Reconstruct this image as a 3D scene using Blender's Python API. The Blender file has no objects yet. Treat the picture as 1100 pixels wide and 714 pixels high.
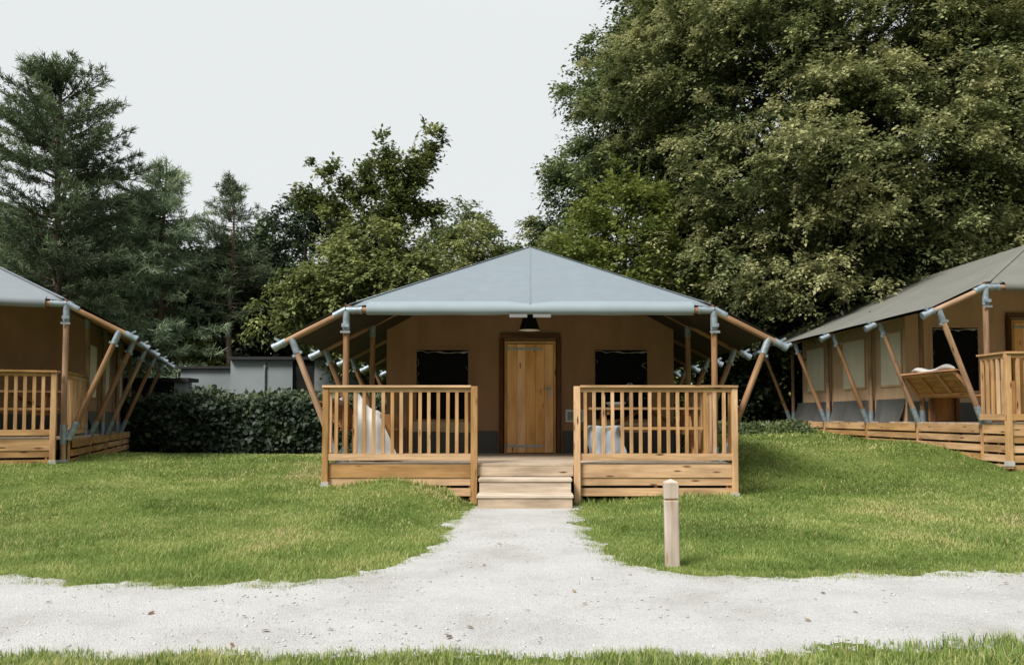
import bpy, math, random
import numpy as np
from mathutils import Vector, Matrix, Euler
R = math.radians
rng = np.random.default_rng(7)
random.seed(7)
scene = bpy.context.scene
COL = scene.collection

# ------------------------------------------------------------------ helpers
def link(o, parent=None):
    COL.objects.link(o)
    if parent is not None:
        o.parent = parent
    return o

def tag(o, label=None, cat=None, group=None, kind=None):
    if label: o['label'] = label
    if cat: o['category'] = cat
    if group: o['group'] = group
    if kind: o['kind'] = kind
    return o

def thing(name, label, cat, loc=(0, 0, 0), rz=0.0, group=None):
    o = bpy.data.objects.new(name, None)
    o.empty_display_size = 0.2
    link(o)
    o.location = loc
    o.rotation_euler = (0, 0, rz)
    return tag(o, label, cat, group)

def copy_tree(o, parent=None):
    c = o.copy()
    COL.objects.link(c)
    if parent is not None:
        c.parent = parent
    for ch in list(o.children):
        copy_tree(ch, c)
    return c

def mesh_np(name, V, F, mat, parent=None, attrs=None, smooth=False):
    """V (N,3), F (M,k) index array."""
    V = np.ascontiguousarray(V, dtype=np.float32)
    F = np.ascontiguousarray(F, dtype=np.int32)
    me = bpy.data.meshes.new(name)
    me.vertices.add(len(V))
    me.vertices.foreach_set('co', V.ravel())
    m, k = F.shape
    me.loops.add(m * k)
    me.loops.foreach_set('vertex_index', F.ravel())
    me.polygons.add(m)
    me.polygons.foreach_set('loop_start', np.arange(0, m * k, k, dtype=np.int32))
    me.polygons.foreach_set('loop_total', np.full(m, k, dtype=np.int32))
    if smooth:
        me.polygons.foreach_set('use_smooth', np.ones(m, dtype=bool))
    me.update(calc_edges=True)
    me.validate()
    for an, av in (attrs or {}).items():
        av = np.ascontiguousarray(av, dtype=np.float32)
        if av.ndim == 1:
            a = me.attributes.new(an, 'FLOAT', 'POINT'); a.data.foreach_set('value', av)
        else:
            a = me.attributes.new(an, 'FLOAT_VECTOR', 'POINT'); a.data.foreach_set('vector', av.ravel())
    me.materials.append(mat)
    o = bpy.data.objects.new(name, me)
    return link(o, parent)

def vnoise(x, y, seed=0):
    """smooth value noise in [0,1]"""
    x = np.asarray(x, float); y = np.asarray(y, float)
    xi = np.floor(x).astype(np.int64); yi = np.floor(y).astype(np.int64)
    fx = x - xi; fy = y - yi
    fx = fx * fx * (3 - 2 * fx); fy = fy * fy * (3 - 2 * fy)
    def h(a, b):
        n = (a * 374761393 + b * 668265263 + seed * 1442695041) & 0x7fffffff
        n = ((n ^ (n >> 13)) * 1274126177) & 0x7fffffff
        n = (n ^ (n >> 16)) & 0xffff
        return n / 65535.0
    return (h(xi, yi) * (1 - fx) * (1 - fy) + h(xi + 1, yi) * fx * (1 - fy)
            + h(xi, yi + 1) * (1 - fx) * fy + h(xi + 1, yi + 1) * fx * fy)

def fbm(x, y, seed=0, oct=3):
    s = 0; a = 1; t = 0
    for i in range(oct):
        s = s + a * vnoise(np.asarray(x) * 2 ** i, np.asarray(y) * 2 ** i, seed + i); t += a; a *= .5
    return s / t

class MB:
    """collects boards, poles and sheets into one mesh; keeps a grain coordinate along each piece"""
    def __init__(s):
        s.v = []; s.f = []; s.g = []; s.sm = []
    def _add(s, vs, fs, gs, smooth):
        b = len(s.v)
        s.v += [tuple(v) for v in vs]; s.g += [tuple(g) for g in gs]
        for i, f in enumerate(fs):
            s.f.append([b + j for j in f])
            s.sm.append(smooth[i] if isinstance(smooth, list) else smooth)
    def _off(s):
        return (random.uniform(0, 90), random.uniform(0, 90), random.uniform(0, 90))
    def box(s, c, size, rot=None, ch=0.0, axis=None):
        """centre, size, optional rotation matrix / euler, ch = chamfer of the edges"""
        hx, hy, hz = [d / 2 for d in size]
        ax = axis if axis is not None else max(range(3), key=lambda i: size[i])
        M = Matrix.Identity(3) if rot is None else (rot if isinstance(rot, Matrix) else Euler(rot).to_matrix())
        c = Vector(c); off = s._off()
        o1, o2 = [(1, 2), (0, 2), (0, 1)][ax]
        def G(p): return (p[ax] + off[0], p[o1] + off[1], p[o2] + off[2])
        if ch <= 0:
            P = [(x, y, z) for x in (-hx, hx) for y in (-hy, hy) for z in (-hz, hz)]
            F = [(0, 1, 3, 2), (4, 6, 7, 5), (0, 4, 5, 1), (2, 3, 7, 6), (0, 2, 6, 4), (1, 5, 7, 3)]
        else:
            P = []; idx = {}
            for sx in (-1, 1):
                for sy in (-1, 1):
                    for sz in (-1, 1):
                        for a in range(3):
                            p = [sx * (hx - ch), sy * (hy - ch), sz * (hz - ch)]
                            p[a] = (sx, sy, sz)[a] * (hx, hy, hz)[a]
                            idx[(sx, sy, sz, a)] = len(P); P.append(tuple(p))
            F = []
            for a in range(3):
                b1, b2 = [(1, 2), (0, 2), (0, 1)][a]
                for sg in (-1, 1):
                    q = []
                    for u, w in ((-1, -1), (1, -1), (1, 1), (-1, 1)):
                        k = [0, 0, 0]; k[a] = sg; k[b1] = u; k[b2] = w
                        q.append(idx[(*k, a)])
                    F.append(tuple(q))
            for a in range(3):
                b1, b2 = [(1, 2), (0, 2), (0, 1)][a]
                for u in (-1, 1):
                    for w in (-1, 1):
                        k0 = [0, 0, 0]; k1 = [0, 0, 0]
                        k0[a] = -1; k1[a] = 1; k0[b1] = k1[b1] = u; k0[b2] = k1[b2] = w
                        F.append((idx[(*k0, b1)], idx[(*k1, b1)], idx[(*k1, b2)], idx[(*k0, b2)]))
            for sx in (-1, 1):
                for sy in (-1, 1):
                    for sz in (-1, 1):
                        F.append(tuple(idx[(sx, sy, sz, a)] for a in range(3)))
        # fix winding outward
        Fo = []
        for f in F:
            a, b, d = (Vector(P[f[0]]), Vector(P[f[1]]), Vector(P[f[2]]))
            cen = sum((Vector(P[i]) for i in f), Vector()) / len(f)
            if (b - a).cross(d - a).dot(cen) < 0: f = tuple(reversed(f))
            Fo.append(f)
        s._add([c + M @ Vector(p) for p in P], Fo, [G(p) for p in P], False)
        return s
    def plank(s, p0, p1, w, t, up=(0, 0, 1)):
        """board from p0 to p1, width w across, thickness t along 'up'"""
        p0 = Vector(p0); p1 = Vector(p1); d = p1 - p0; L = d.length; d.normalize()
        u = Vector(up); u = (u - d * u.dot(d)).normalized(); wv = u.cross(d)
        M = Matrix((d, wv, u)).transposed()
        return s.box((p0 + p1) / 2, (L, w, t), M, axis=0)
    def tube(s, pts, rad, n=10, caps=True):
        pts = [Vector(p) for p in pts]
        rad = rad if isinstance(rad, (list, tuple)) else [rad] * len(pts)
        off = s._off(); V = []; G = []; F = []; acc = 0
        t0 = (pts[1] - pts[0]).normalized()
        ref = Vector((0, 0, 1)) if abs(t0.z) < .9 else Vector((1, 0, 0))
        u = (ref - t0 * ref.dot(t0)).normalized()
        for i, p in enumerate(pts):
            if i == 0: t = t0
            elif i == len(pts) - 1: t = (pts[i] - pts[i - 1]).normalized()
            else: t = (pts[i + 1] - pts[i - 1]).normalized()
            if i: acc += (p - pts[i - 1]).length
            u = (u - t * u.dot(t)).normalized(); w = t.cross(u)
            for k in range(n):
                a = 2 * math.pi * k / n
                q = u * math.cos(a) + w * math.sin(a)
                V.append(p + q * rad[i]); G.append((acc + off[0], math.cos(a) * rad[i] + off[1], math.sin(a) * rad[i] + off[2]))
        for i in range(len(pts) - 1):
            for k in range(n):
                k2 = (k + 1) % n
                F.append((i * n + k, i * n + k2, (i + 1) * n + k2, (i + 1) * n + k))
        sm = [True] * len(F)
        if caps:
            for base, rev in ((0, True), ((len(pts) - 1) * n, False)):
                b = len(V)
                for k in range(n): V.append(V[base + k]); G.append(G[base + k])
                f = list(range(b, b + n)); F.append(tuple(reversed(f)) if rev else tuple(f)); sm.append(False)
        s._add(V, F, G, sm)
        return s
    def lathe(s, prof, c=(0, 0, 0), n=20, smooth=True):
        V = []; F = []; c = Vector(c)
        for r, z in prof:
            for k in range(n):
                a = 2 * math.pi * k / n
                V.append(c + Vector((r * math.cos(a), r * math.sin(a), z)))
        for i in range(len(prof) - 1):
            for k in range(n):
                k2 = (k + 1) % n
                F.append((i * n + k, i * n + k2, (i + 1) * n + k2, (i + 1) * n + k))
        s._add(V, F, [tuple(v) for v in V], smooth)
        return s
    def quad(s, a, b, c, d):
        s._add([a, b, c, d], [(0, 1, 2, 3)], [a, b, c, d], False); return s
    def poly(s, pts):
        s._add(pts, [tuple(range(len(pts)))], pts, False); return s
    def sheet(s, fn, nu, nv, smooth=True):
        V = []; F = []; G = []
        for i in range(nu + 1):
            for j in range(nv + 1):
                V.append(fn(i / nu, j / nv)); G.append(V[-1])
        for i in range(nu):
            for j in range(nv):
                a = i * (nv + 1) + j
                F.append((a, a + nv + 1, a + nv + 2, a + 1))
        s._add(V, F, G, smooth); return s
    def build(s, name, mat, parent=None):
        me = bpy.data.meshes.new(name)
        me.from_pydata(s.v, [], s.f); me.update()
        me.polygons.foreach_set('use_smooth', s.sm)
        a = me.attributes.new('grain', 'FLOAT_VECTOR', 'POINT')
        a.data.foreach_set('vector', np.array(s.g, np.float32).ravel())
        me.materials.append(mat)
        o = bpy.data.objects.new(name, me)
        return link(o, parent)

# ------------------------------------------------------------------ materials
def new_mat(name):
    m = bpy.data.materials.new(name); m.use_nodes = True
    nt = m.node_tree; nt.nodes.clear()
    out = nt.nodes.new('ShaderNodeOutputMaterial')
    p = nt.nodes.new('ShaderNodeBsdfPrincipled')
    nt.links.new(p.outputs[0], out.inputs[0])
    return m, nt, p, out
def N(nt, t, **kw):
    n = nt.nodes.new(t)
    for k, v in kw.items():
        if k in n.inputs.keys() if isinstance(k, str) else False: n.inputs[k].default_value = v
        else: setattr(n, k, v)
    return n
def ramp(nt, stops):
    n = nt.nodes.new('ShaderNodeValToRGB'); e = n.color_ramp.elements
    while len(e) < len(stops): e.new(.5)
    for i, (p, c) in enumerate(stops):
        e[i].position = p; e[i].color = (*c, 1)
    return n
def scale_vec(nt, src, sc):
    n = nt.nodes.new('ShaderNodeVectorMath'); n.operation = 'MULTIPLY'
    n.inputs[1].default_value = sc; nt.links.new(src, n.inputs[0]); return n.outputs[0]
def mul_col(nt, a, b, f=1.0, mode='MULTIPLY'):
    n = nt.nodes.new('ShaderNodeMix'); n.data_type = 'RGBA'; n.blend_type = mode
    n.inputs[0].default_value = f
    for s, i in ((a, 6), (b, 7)):
        if isinstance(s, tuple): n.inputs[i].default_value = (*s, 1)
        else: nt.links.new(s, n.inputs[i])
    return n
def mrange(nt, src, a, b, c, d):
    n = nt.nodes.new('ShaderNodeMapRange'); nt.links.new(src, n.inputs[0])
    for i, v in enumerate((a, b, c, d)): n.inputs[i + 1].default_value = v
    return n.outputs[0]
def bump(nt, p, src, strength, dist=.01):
    b = nt.nodes.new('ShaderNodeBump'); b.inputs['Strength'].default_value = strength; b.inputs['Distance'].default_value = dist
    nt.links.new(src, b.inputs['Height']); nt.links.new(b.outputs[0], p.inputs['Normal']); return b

def wood(name, lo, hi, knot=(.09, .04, .02), knots=True, rough=.75, var=.22, mott=((.64, .60, .56), (1.14, 1.12, 1.10))):
    m, nt, p, out = new_mat(name)
    at = N(nt, 'ShaderNodeAttribute', attribute_name='grain').outputs['Vector']
    n1 = N(nt, 'ShaderNodeTexNoise'); n1.inputs['Scale'].default_value = 1; n1.inputs['Detail'].default_value = 6; n1.inputs['Roughness'].default_value = .65
    nt.links.new(scale_vec(nt, at, (2.2, 38, 38)), n1.inputs['Vector'])
    c = ramp(nt, [(.28, lo), (.72, hi)]); nt.links.new(n1.outputs[0], c.inputs[0])
    col = c.outputs[0]
    n2 = N(nt, 'ShaderNodeTexNoise'); n2.inputs['Scale'].default_value = 1; n2.inputs['Detail'].default_value = 3
    nt.links.new(scale_vec(nt, at, (1.6, 6, 6)), n2.inputs['Vector'])
    col = mul_col(nt, col, (1, 1, 1)).outputs[2] if False else col
    rp = ramp(nt, [(.3, mott[0]), (.65, mott[1])]); nt.links.new(n2.outputs[0], rp.inputs[0])
    col = mul_col(nt, col, rp.outputs[0]).outputs[2]
    if knots:
        vo = N(nt, 'ShaderNodeTexVoronoi'); vo.inputs['Scale'].default_value = 1
        nt.links.new(scale_vec(nt, at, (2.3, 11, 11)), vo.inputs['Vector'])
        kr = mrange(nt, vo.outputs['Distance'], .07, .17, 1, 0)
        mm = mul_col(nt, col, knot, 1, 'MIX'); nt.links.new(kr, mm.inputs[0]); col = mm.outputs[2]
    ge = N(nt, 'ShaderNodeNewGeometry')
    oi = N(nt, 'ShaderNodeObjectInfo')
    ad = N(nt, 'ShaderNodeMath', operation='ADD'); nt.links.new(ge.outputs['Random Per Island'], ad.inputs[0]); nt.links.new(oi.outputs['Random'], ad.inputs[1])
    fr = N(nt, 'ShaderNodeMath', operation='FRACT'); nt.links.new(ad.outputs[0], fr.inputs[0])
    hs = N(nt, 'ShaderNodeHueSaturation')
    nt.links.new(mrange(nt, fr.outputs[0], 0, 1, 1 - var, 1 + var), hs.inputs['Value'])
    nt.links.new(mrange(nt, fr.outputs[0], 0, 1, 1.12, .86), hs.inputs['Saturation'])
    nt.links.new(col, hs.inputs['Color'])
    nt.links.new(hs.outputs[0], p.inputs['Base Color'])
    p.inputs['Roughness'].default_value = rough; p.inputs['Specular IOR Level'].default_value = .25
    bump(nt, p, n1.outputs[0], .35, .004)
    return m

def plain(name, col, rough=.6, metal=0.0, var=.12, sc=6.0, bmp=.1, bsc=90, spec=.4):
    m, nt, p, out = new_mat(name)
    tc = N(nt, 'ShaderNodeTexCoord').outputs['Object']
    n = N(nt, 'ShaderNodeTexNoise'); n.inputs['Scale'].default_value = sc; n.inputs['Detail'].default_value = 5
    nt.links.new(tc, n.inputs['Vector'])
    a = tuple(x * (1 - var) for x in col); b = tuple(min(1, x * (1 + var)) for x in col)
    c = ramp(nt, [(.3, a), (.7, b)]); nt.links.new(n.outputs[0], c.inputs[0]); nt.links.new(c.outputs[0], p.inputs['Base Color'])
    p.inputs['Roughness'].default_value = rough; p.inputs['Metallic'].default_value = metal; p.inputs['Specular IOR Level'].default_value = spec
    if bmp:
        n3 = N(nt, 'ShaderNodeTexNoise'); n3.inputs['Scale'].default_value = bsc; n3.inputs['Detail'].default_value = 2
        nt.links.new(tc, n3.inputs['Vector']); bump(nt, p, n3.outputs[0], bmp, .004)
    return m

def canvas(name, col, rough=.85, var=.10, wr=.5, trans=0.0, spec=.2):
    """heavy cotton/PVC canvas: weave, soft folds and dirt streaks"""
    m, nt, p, out = new_mat(name)
    tc = N(nt, 'ShaderNodeTexCoord').outputs['Object']
    n = N(nt, 'ShaderNodeTexNoise'); n.inputs['Scale'].default_value = 1.1; n.inputs['Detail'].default_value = 6
    nt.links.new(tc, n.inputs['Vector'])
    n2 = N(nt, 'ShaderNodeTexNoise'); n2.inputs['Scale'].default_value = 1; n2.inputs['Detail'].default_value = 3
    nt.links.new(scale_vec(nt, tc, (5, 5, 1.1)), n2.inputs['Vector'])
    mx = N(nt, 'ShaderNodeMath', operation='MULTIPLY'); nt.links.new(n.outputs[0], mx.inputs[0]); nt.links.new(n2.outputs[0], mx.inputs[1])
    a = tuple(x * (1 - var) for x in col); b = tuple(min(1, x * (1 + var)) for x in col)
    c = ramp(nt, [(.14, a), (.36, b)]); nt.links.new(mx.outputs[0], c.inputs[0]); nt.links.new(c.outputs[0], p.inputs['Base Color'])
    p.inputs['Roughness'].default_value = rough; p.inputs['Specular IOR Level'].default_value = spec
    ad = N(nt, 'ShaderNodeMath', operation='ADD')
    n3 = N(nt, 'ShaderNodeTexNoise'); n3.inputs['Scale'].default_value = 260
    nt.links.new(tc, n3.inputs['Vector'])
    s3 = N(nt, 'ShaderNodeMath', operation='MULTIPLY'); s3.inputs[1].default_value = .05; nt.links.new(n3.outputs[0], s3.inputs[0])
    nt.links.new(n2.outputs[0], ad.inputs[0]); nt.links.new(s3.outputs[0], ad.inputs[1])
    bump(nt, p, ad.outputs[0], wr, .03)
    if trans:
        t = N(nt, 'ShaderNodeBsdfTranslucent'); nt.links.new(c.outputs[0], t.inputs[0])
        ms = N(nt, 'ShaderNodeMixShader'); ms.inputs[0].default_value = trans
        nt.links.new(p.outputs[0], ms.inputs[1]); nt.links.new(t.outputs[0], ms.inputs[2]); nt.links.new(ms.outputs[0], out.inputs[0])
    return m

def leaf_mat(name, stops, trans=.3, rough=.55, spec=.3):
    m, nt, p, out = new_mat(name)
    at = N(nt, 'ShaderNodeAttribute', attribute_name='tint')
    c = ramp(nt, stops); nt.links.new(at.outputs['Fac'], c.inputs[0])
    nt.links.new(c.outputs[0], p.inputs['Base Color'])
    p.inputs['Roughness'].default_value = rough; p.inputs['Specular IOR Level'].default_value = spec
    if trans:
        t = N(nt, 'ShaderNodeBsdfTranslucent'); nt.links.new(c.outputs[0], t.inputs[0])
        ms = N(nt, 'ShaderNodeMixShader'); ms.inputs[0].default_value = trans
        nt.links.new(p.outputs[0], ms.inputs[1]); nt.links.new(t.outputs[0], ms.inputs[2]); nt.links.new(ms.outputs[0], out.inputs[0])
    return m

M = {}
M['larch'] = wood('larch', (.40, .235, .115), (.62, .39, .195))
M['deckwood'] = wood('deckwood', (.40, .32, .24), (.56, .46, .355), knots=True, var=.10)
M['pole'] = wood('pole', (.20, .112, .062), (.44, .275, .16), var=.2)
M['darkpole'] = wood('darkpole', (.10, .045, .022), (.19, .09, .045), var=.15)
M['doorwood'] = wood('doorwood', (.98, .49, .18), (1.0, .66, .30), knot=(.34, .12, .035), var=.10, mott=((.82, .74, .66), (1.12, 1.12, 1.12)))
M['doorframe'] = wood('doorframe', (.62, .35, .15), (.80, .48, .22), var=.1)
M['furn'] = wood('furn', (.30, .15, .06), (.45, .25, .11), var=.12)
M['bench'] = wood('bench', (.42, .20, .09), (.60, .31, .15), var=.14)
M['tread'] = wood('tread', (.46, .39, .31), (.62, .55, .46), var=.06)
M['furndark'] = wood('furndark', (.12, .055, .03), (.20, .10, .05), var=.1)
M['post'] = wood('post', (.36, .305, .255), (.53, .465, .40), knot=(.35, .25, .17), var=.05)
M['steel'] = plain('steel', (.265, .315, .355), rough=.48, metal=.4, var=.28, sc=16, bmp=.3)
M['hinge'] = plain('hinge', (.50, .52, .52), rough=.5, metal=.6, var=.1, sc=20)
M['black'] = plain('black', (.012, .012, .013), rough=.5, bmp=0)
M['lampwhite'] = plain('lampwhite', (.75, .73, .66), rough=.5, bmp=0)
M['roof_front'] = canvas('roof_front', (.185, .222, .248), rough=.6, wr=.18, spec=.35, var=.035)
M['roof_grey'] = canvas('roof_grey', (.19, .215, .238), rough=.6, wr=.18, spec=.35, var=.035)
M['roof_olive'] = canvas('roof_olive', (.165, .164, .145), rough=.75, wr=.25, var=.06)
M['wall'] = canvas('wall', (.365, .215, .125), wr=.5, var=.10)
M['wall_skylit'] = canvas('wall_skylit', (.60, .40, .25), wr=.5, var=.10)  # same canvas as wall, made paler to stand in for skylight on it
M['skirt'] = canvas('skirt', (.105, .105, .10), wr=.5)
M['flap'] = canvas('flap', (.55, .42, .27), wr=.5)
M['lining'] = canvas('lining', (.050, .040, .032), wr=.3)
M['creamwin'] = canvas('creamwin', (.78, .70, .57), wr=.3, var=.06)
M['mesh'] = plain('mesh', (.006, .006, .007), rough=.6, bmp=.0, spec=.08)
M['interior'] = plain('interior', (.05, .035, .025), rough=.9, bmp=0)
M['plastic'] = plain('plastic', (.42, .42, .41), rough=.3, var=.2, sc=30, bmp=.5, bsc=30)
M['whitecloth'] = canvas('whitecloth', (.62, .60, .57), wr=.7, var=.06)
M['greycloth'] = canvas('greycloth', (.30, .33, .36), wr=.7, var=.06)
M['whitepaint'] = plain('whitepaint', (.72, .75, .78), rough=.6, var=.04)
M['concrete'] = plain('concrete', (.45, .44, .42), rough=.9)
M['bark'] = wood('bark', (.035, .025, .018), (.10, .075, .055), knots=False, rough=.95)
M['pinebark'] = wood('pinebark', (.075, .05, .036), (.17, .12, .09), knots=False, rough=.95)
M['palebark'] = wood('palebark', (.15, .115, .09), (.30, .24, .195), knots=False, rough=.95)
M['bgrey'] = plain('bgrey', (.235, .268, .275), rough=.8, var=.10, sc=1.2)
M['bgrey2'] = plain('bgrey2', (.21, .24, .245), rough=.8, var=.10, sc=1.2)
M['bdark'] = plain('bdark', (.018, .018, .02), rough=.7)
M['bnavy'] = plain('bnavy', (.018, .022, .032), rough=.7)
M['bglass'] = plain('bglass', (.012, .012, .014), rough=.12, bmp=0, spec=.6)
M['bcream'] = plain('bcream', (.26, .285, .28), rough=.85, var=.12)
M['petal'] = plain('petal', (.45, .16, .15), rough=.7, bmp=0)
M['seam'] = canvas('seam', (.245, .295, .325), rough=.55, wr=.1, var=.03)  # roof canvas in a paler tone to paint the sheen on the hem
M['lacing'] = plain('lacing', (.20, .20, .195), rough=.6, var=.05)
M['socketblue'] = M['steel']

# leaves
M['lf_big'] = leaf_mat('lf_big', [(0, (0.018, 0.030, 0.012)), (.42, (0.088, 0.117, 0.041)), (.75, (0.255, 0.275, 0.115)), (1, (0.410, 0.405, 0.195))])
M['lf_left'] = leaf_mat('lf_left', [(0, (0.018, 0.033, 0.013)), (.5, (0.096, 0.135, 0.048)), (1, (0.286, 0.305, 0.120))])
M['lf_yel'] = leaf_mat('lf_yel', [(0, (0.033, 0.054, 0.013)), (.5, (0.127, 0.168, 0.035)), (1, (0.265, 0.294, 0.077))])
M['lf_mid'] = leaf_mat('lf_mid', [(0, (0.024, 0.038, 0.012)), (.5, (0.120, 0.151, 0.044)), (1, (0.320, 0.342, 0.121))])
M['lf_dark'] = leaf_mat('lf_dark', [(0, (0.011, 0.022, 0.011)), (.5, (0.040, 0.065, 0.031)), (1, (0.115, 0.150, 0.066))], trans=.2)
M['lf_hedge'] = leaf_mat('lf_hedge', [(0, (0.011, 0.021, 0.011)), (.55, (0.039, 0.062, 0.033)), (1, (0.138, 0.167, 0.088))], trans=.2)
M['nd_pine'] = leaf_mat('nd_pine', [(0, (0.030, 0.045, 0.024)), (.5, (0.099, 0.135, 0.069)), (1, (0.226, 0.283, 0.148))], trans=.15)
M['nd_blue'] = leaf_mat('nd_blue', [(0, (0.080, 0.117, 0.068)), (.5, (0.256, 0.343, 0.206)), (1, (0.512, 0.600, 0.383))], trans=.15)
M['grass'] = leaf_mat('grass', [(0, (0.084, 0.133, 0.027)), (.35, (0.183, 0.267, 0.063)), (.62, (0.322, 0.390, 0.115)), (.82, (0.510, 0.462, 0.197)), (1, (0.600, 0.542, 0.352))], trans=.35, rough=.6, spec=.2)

# ground soil under the grass
def soil_mat():
    m, nt, p, out = new_mat('soil')
    tc = N(nt, 'ShaderNodeTexCoord').outputs['Object']
    n = N(nt, 'ShaderNodeTexNoise'); n.inputs['Scale'].default_value = .8; n.inputs['Detail'].default_value = 8; nt.links.new(tc, n.inputs['Vector'])
    c = ramp(nt, [(.3, (.07, .105, .024)), (.5, (.125, .175, .042)), (.7, (.20, .225, .075))]); nt.links.new(n.outputs[0], c.inputs[0])
    n2 = N(nt, 'ShaderNodeTexNoise'); n2.inputs['Scale'].default_value = 60; n2.inputs['Detail'].default_value = 4; nt.links.new(tc, n2.inputs['Vector'])
    r2 = ramp(nt, [(.3, (.55, .55, .55)), (.7, (1.25, 1.2, 1.1))]); nt.links.new(n2.outputs[0], r2.inputs[0])
    nt.links.new(mul_col(nt, c.outputs[0], r2.outputs[0]).outputs[2], p.inputs['Base Color'])
    p.inputs['Roughness'].default_value = .95; p.inputs['Specular IOR Level'].default_value = .1
    bump(nt, p, n2.outputs[0], .8, .03)
    return m
M['soil'] = soil_mat()
def gravel_mat():
    m, nt, p, out = new_mat('gravel')
    tc = N(nt, 'ShaderNodeTexCoord').outputs['Object']
    v = N(nt, 'ShaderNodeTexVoronoi'); v.inputs['Scale'].default_value = 120; nt.links.new(tc, v.inputs['Vector'])
    n = N(nt, 'ShaderNodeTexNoise'); n.inputs['Scale'].default_value = 1.3; n.inputs['Detail'].default_value = 7; n.inputs['Roughness'].default_value = .6; nt.links.new(tc, n.inputs['Vector'])
    c = ramp(nt, [(.32, (.40, .392, .38)), (.52, (.487, .483, .478)), (.75, (.53, .528, .525))]); nt.links.new(n.outputs[0], c.inputs[0])
    bw = N(nt, 'ShaderNodeRGBToBW'); nt.links.new(v.outputs['Color'], bw.inputs[0])
    r = ramp(nt, [(.1, (.86, .85, .84)), (.5, (1, 1, 1)), (.9, (1.10, 1.10, 1.10))]); nt.links.new(bw.outputs[0], r.inputs[0])
    col = mul_col(nt, c.outputs[0], r.outputs[0]).outputs[2]
    n3 = N(nt, 'ShaderNodeTexNoise'); n3.inputs['Scale'].default_value = 210; n3.inputs['Detail'].default_value = 3; nt.links.new(tc, n3.inputs['Vector'])
    r3 = ramp(nt, [(.30, (.74, .73, .71)), (.48, (1, 1, 1)), (1, (1.08, 1.08, 1.08))]); nt.links.new(n3.outputs[0], r3.inputs[0])
    col = mul_col(nt, col, r3.outputs[0]).outputs[2]
    nt.links.new(col, p.inputs['Base Color'])
    p.inputs['Roughness'].default_value = .95; p.inputs['Specular IOR Level'].default_value = .15
    ad = N(nt, 'ShaderNodeMath', operation='SUBTRACT'); nt.links.new(n3.outputs[0], ad.inputs[0]); nt.links.new(v.outputs['Distance'], ad.inputs[1])
    bump(nt, p, ad.outputs[0], .6, .012)
    return m
M['gravel'] = gravel_mat()
def stone_mat():
    m, nt, p, out = new_mat('stone')
    ge = N(nt, 'ShaderNodeNewGeometry')
    c = ramp(nt, [(0, (.32, .31, .29)), (.3, (.42, .415, .41)), (.8, (.50, .50, .50)), (1, (.58, .57, .55))]); nt.links.new(ge.outputs['Random Per Island'], c.inputs[0])
    nt.links.new(c.outputs[0], p.inputs['Base Color']); p.inputs['Roughness'].default_value = .9
    return m
M['stone'] = stone_mat()
M['deadleaf'] = leaf_mat('deadleaf', [(0, (.10, .055, .025)), (.5, (.22, .14, .07)), (1, (.30, .24, .12))], trans=.1)

# ------------------------------------------------------------------ terrain
def sstep(a, b, x):
    t = np.clip((np.asarray(x, float) - a) / (b - a), 0, 1); return t * t * (3 - 2 * t)
LY = [-50, 5.4, 7, 9, 10.7, 12.2, 13.3, 14.5, 16, 19, 23, 40, 400]
LZ = [0, 0, .05, .15, .25, .36, .41, .41, .34, .20, .2, .2, .6]
RY = [-50, 5.7, 8, 10.7, 12, 13, 14, 16, 18, 22, 40, 400]
RZ = [0, 0, .05, .12, .26, .42, .56, .72, .84, .92, 1.0, 1.4]
def H(x, y):
    x = np.asarray(x, float); y = np.asarray(y, float)
    zl = np.interp(y, LY, LZ) + .08 * sstep(-4.5, -7.5, x) * sstep(8, 12, y) * (1 - sstep(13.5, 17, y))
    zr = np.interp(y, RY, RZ) + .22 * sstep(3.5, 7.5, x) * sstep(7, 12, y) * (1 - sstep(12.5, 16, y))
    wl = sstep(-.7, -2.2, x)
    wr = sstep(.7, 2.2, x)
    lim = np.minimum(zr, .12)
    w2 = sstep(2.7, 3.7, x)
    zr = np.where(x > 0, lim * (1 - w2) + zr * w2, 0)
    zl = np.where((x > -2.9) & (y > 10.6), np.minimum(zl, .28), zl)
    z = np.where(x < 0, wl * zl, wr * zr)
    lawn = np.clip(wl + wr, 0, 1) * sstep(5.4, 7, y)
    z = z + lawn * (.05 * (vnoise(x * .9 + 11, y * .9, 5) - .5) + .022 * (vnoise(x * 3.1, y * 3.1, 9) - .5))
    z = z + .15 * sstep(-.78, -1.1, x) * (1 - sstep(-1.6, -2.6, x)) * sstep(9.0, 10.3, y) * (1 - sstep(11, 12, y))
    return z

# ground: one sheet out to the horizon, fine near the tents
gx = np.concatenate([[-300, -160, -90, -55, -40, -32, -26], np.arange(-22, 22.01, .22), [26, 32, 40, 55, 90, 160, 300]])
gy = np.concatenate([[-40, -20, -8, -3, 0, 1.5], np.arange(2.6, 24, .2), np.arange(24, 46, 1.), [50, 60, 80, 110, 160, 240, 400]])
GX, GY = np.meshgrid(gx, gy, indexing='ij')
GZ = H(GX, GY)
nx, ny = GX.shape
I = np.arange(nx * ny).reshape(nx, ny)
F = np.stack([I[:-1, :-1], I[1:, :-1], I[1:, 1:], I[:-1, 1:]], -1).reshape(-1, 4)
g = mesh_np('ground', np.stack([GX, GY, GZ], -1).reshape(-1, 3), F, M['soil'], smooth=True)
tag(g, kind='structure')

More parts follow.
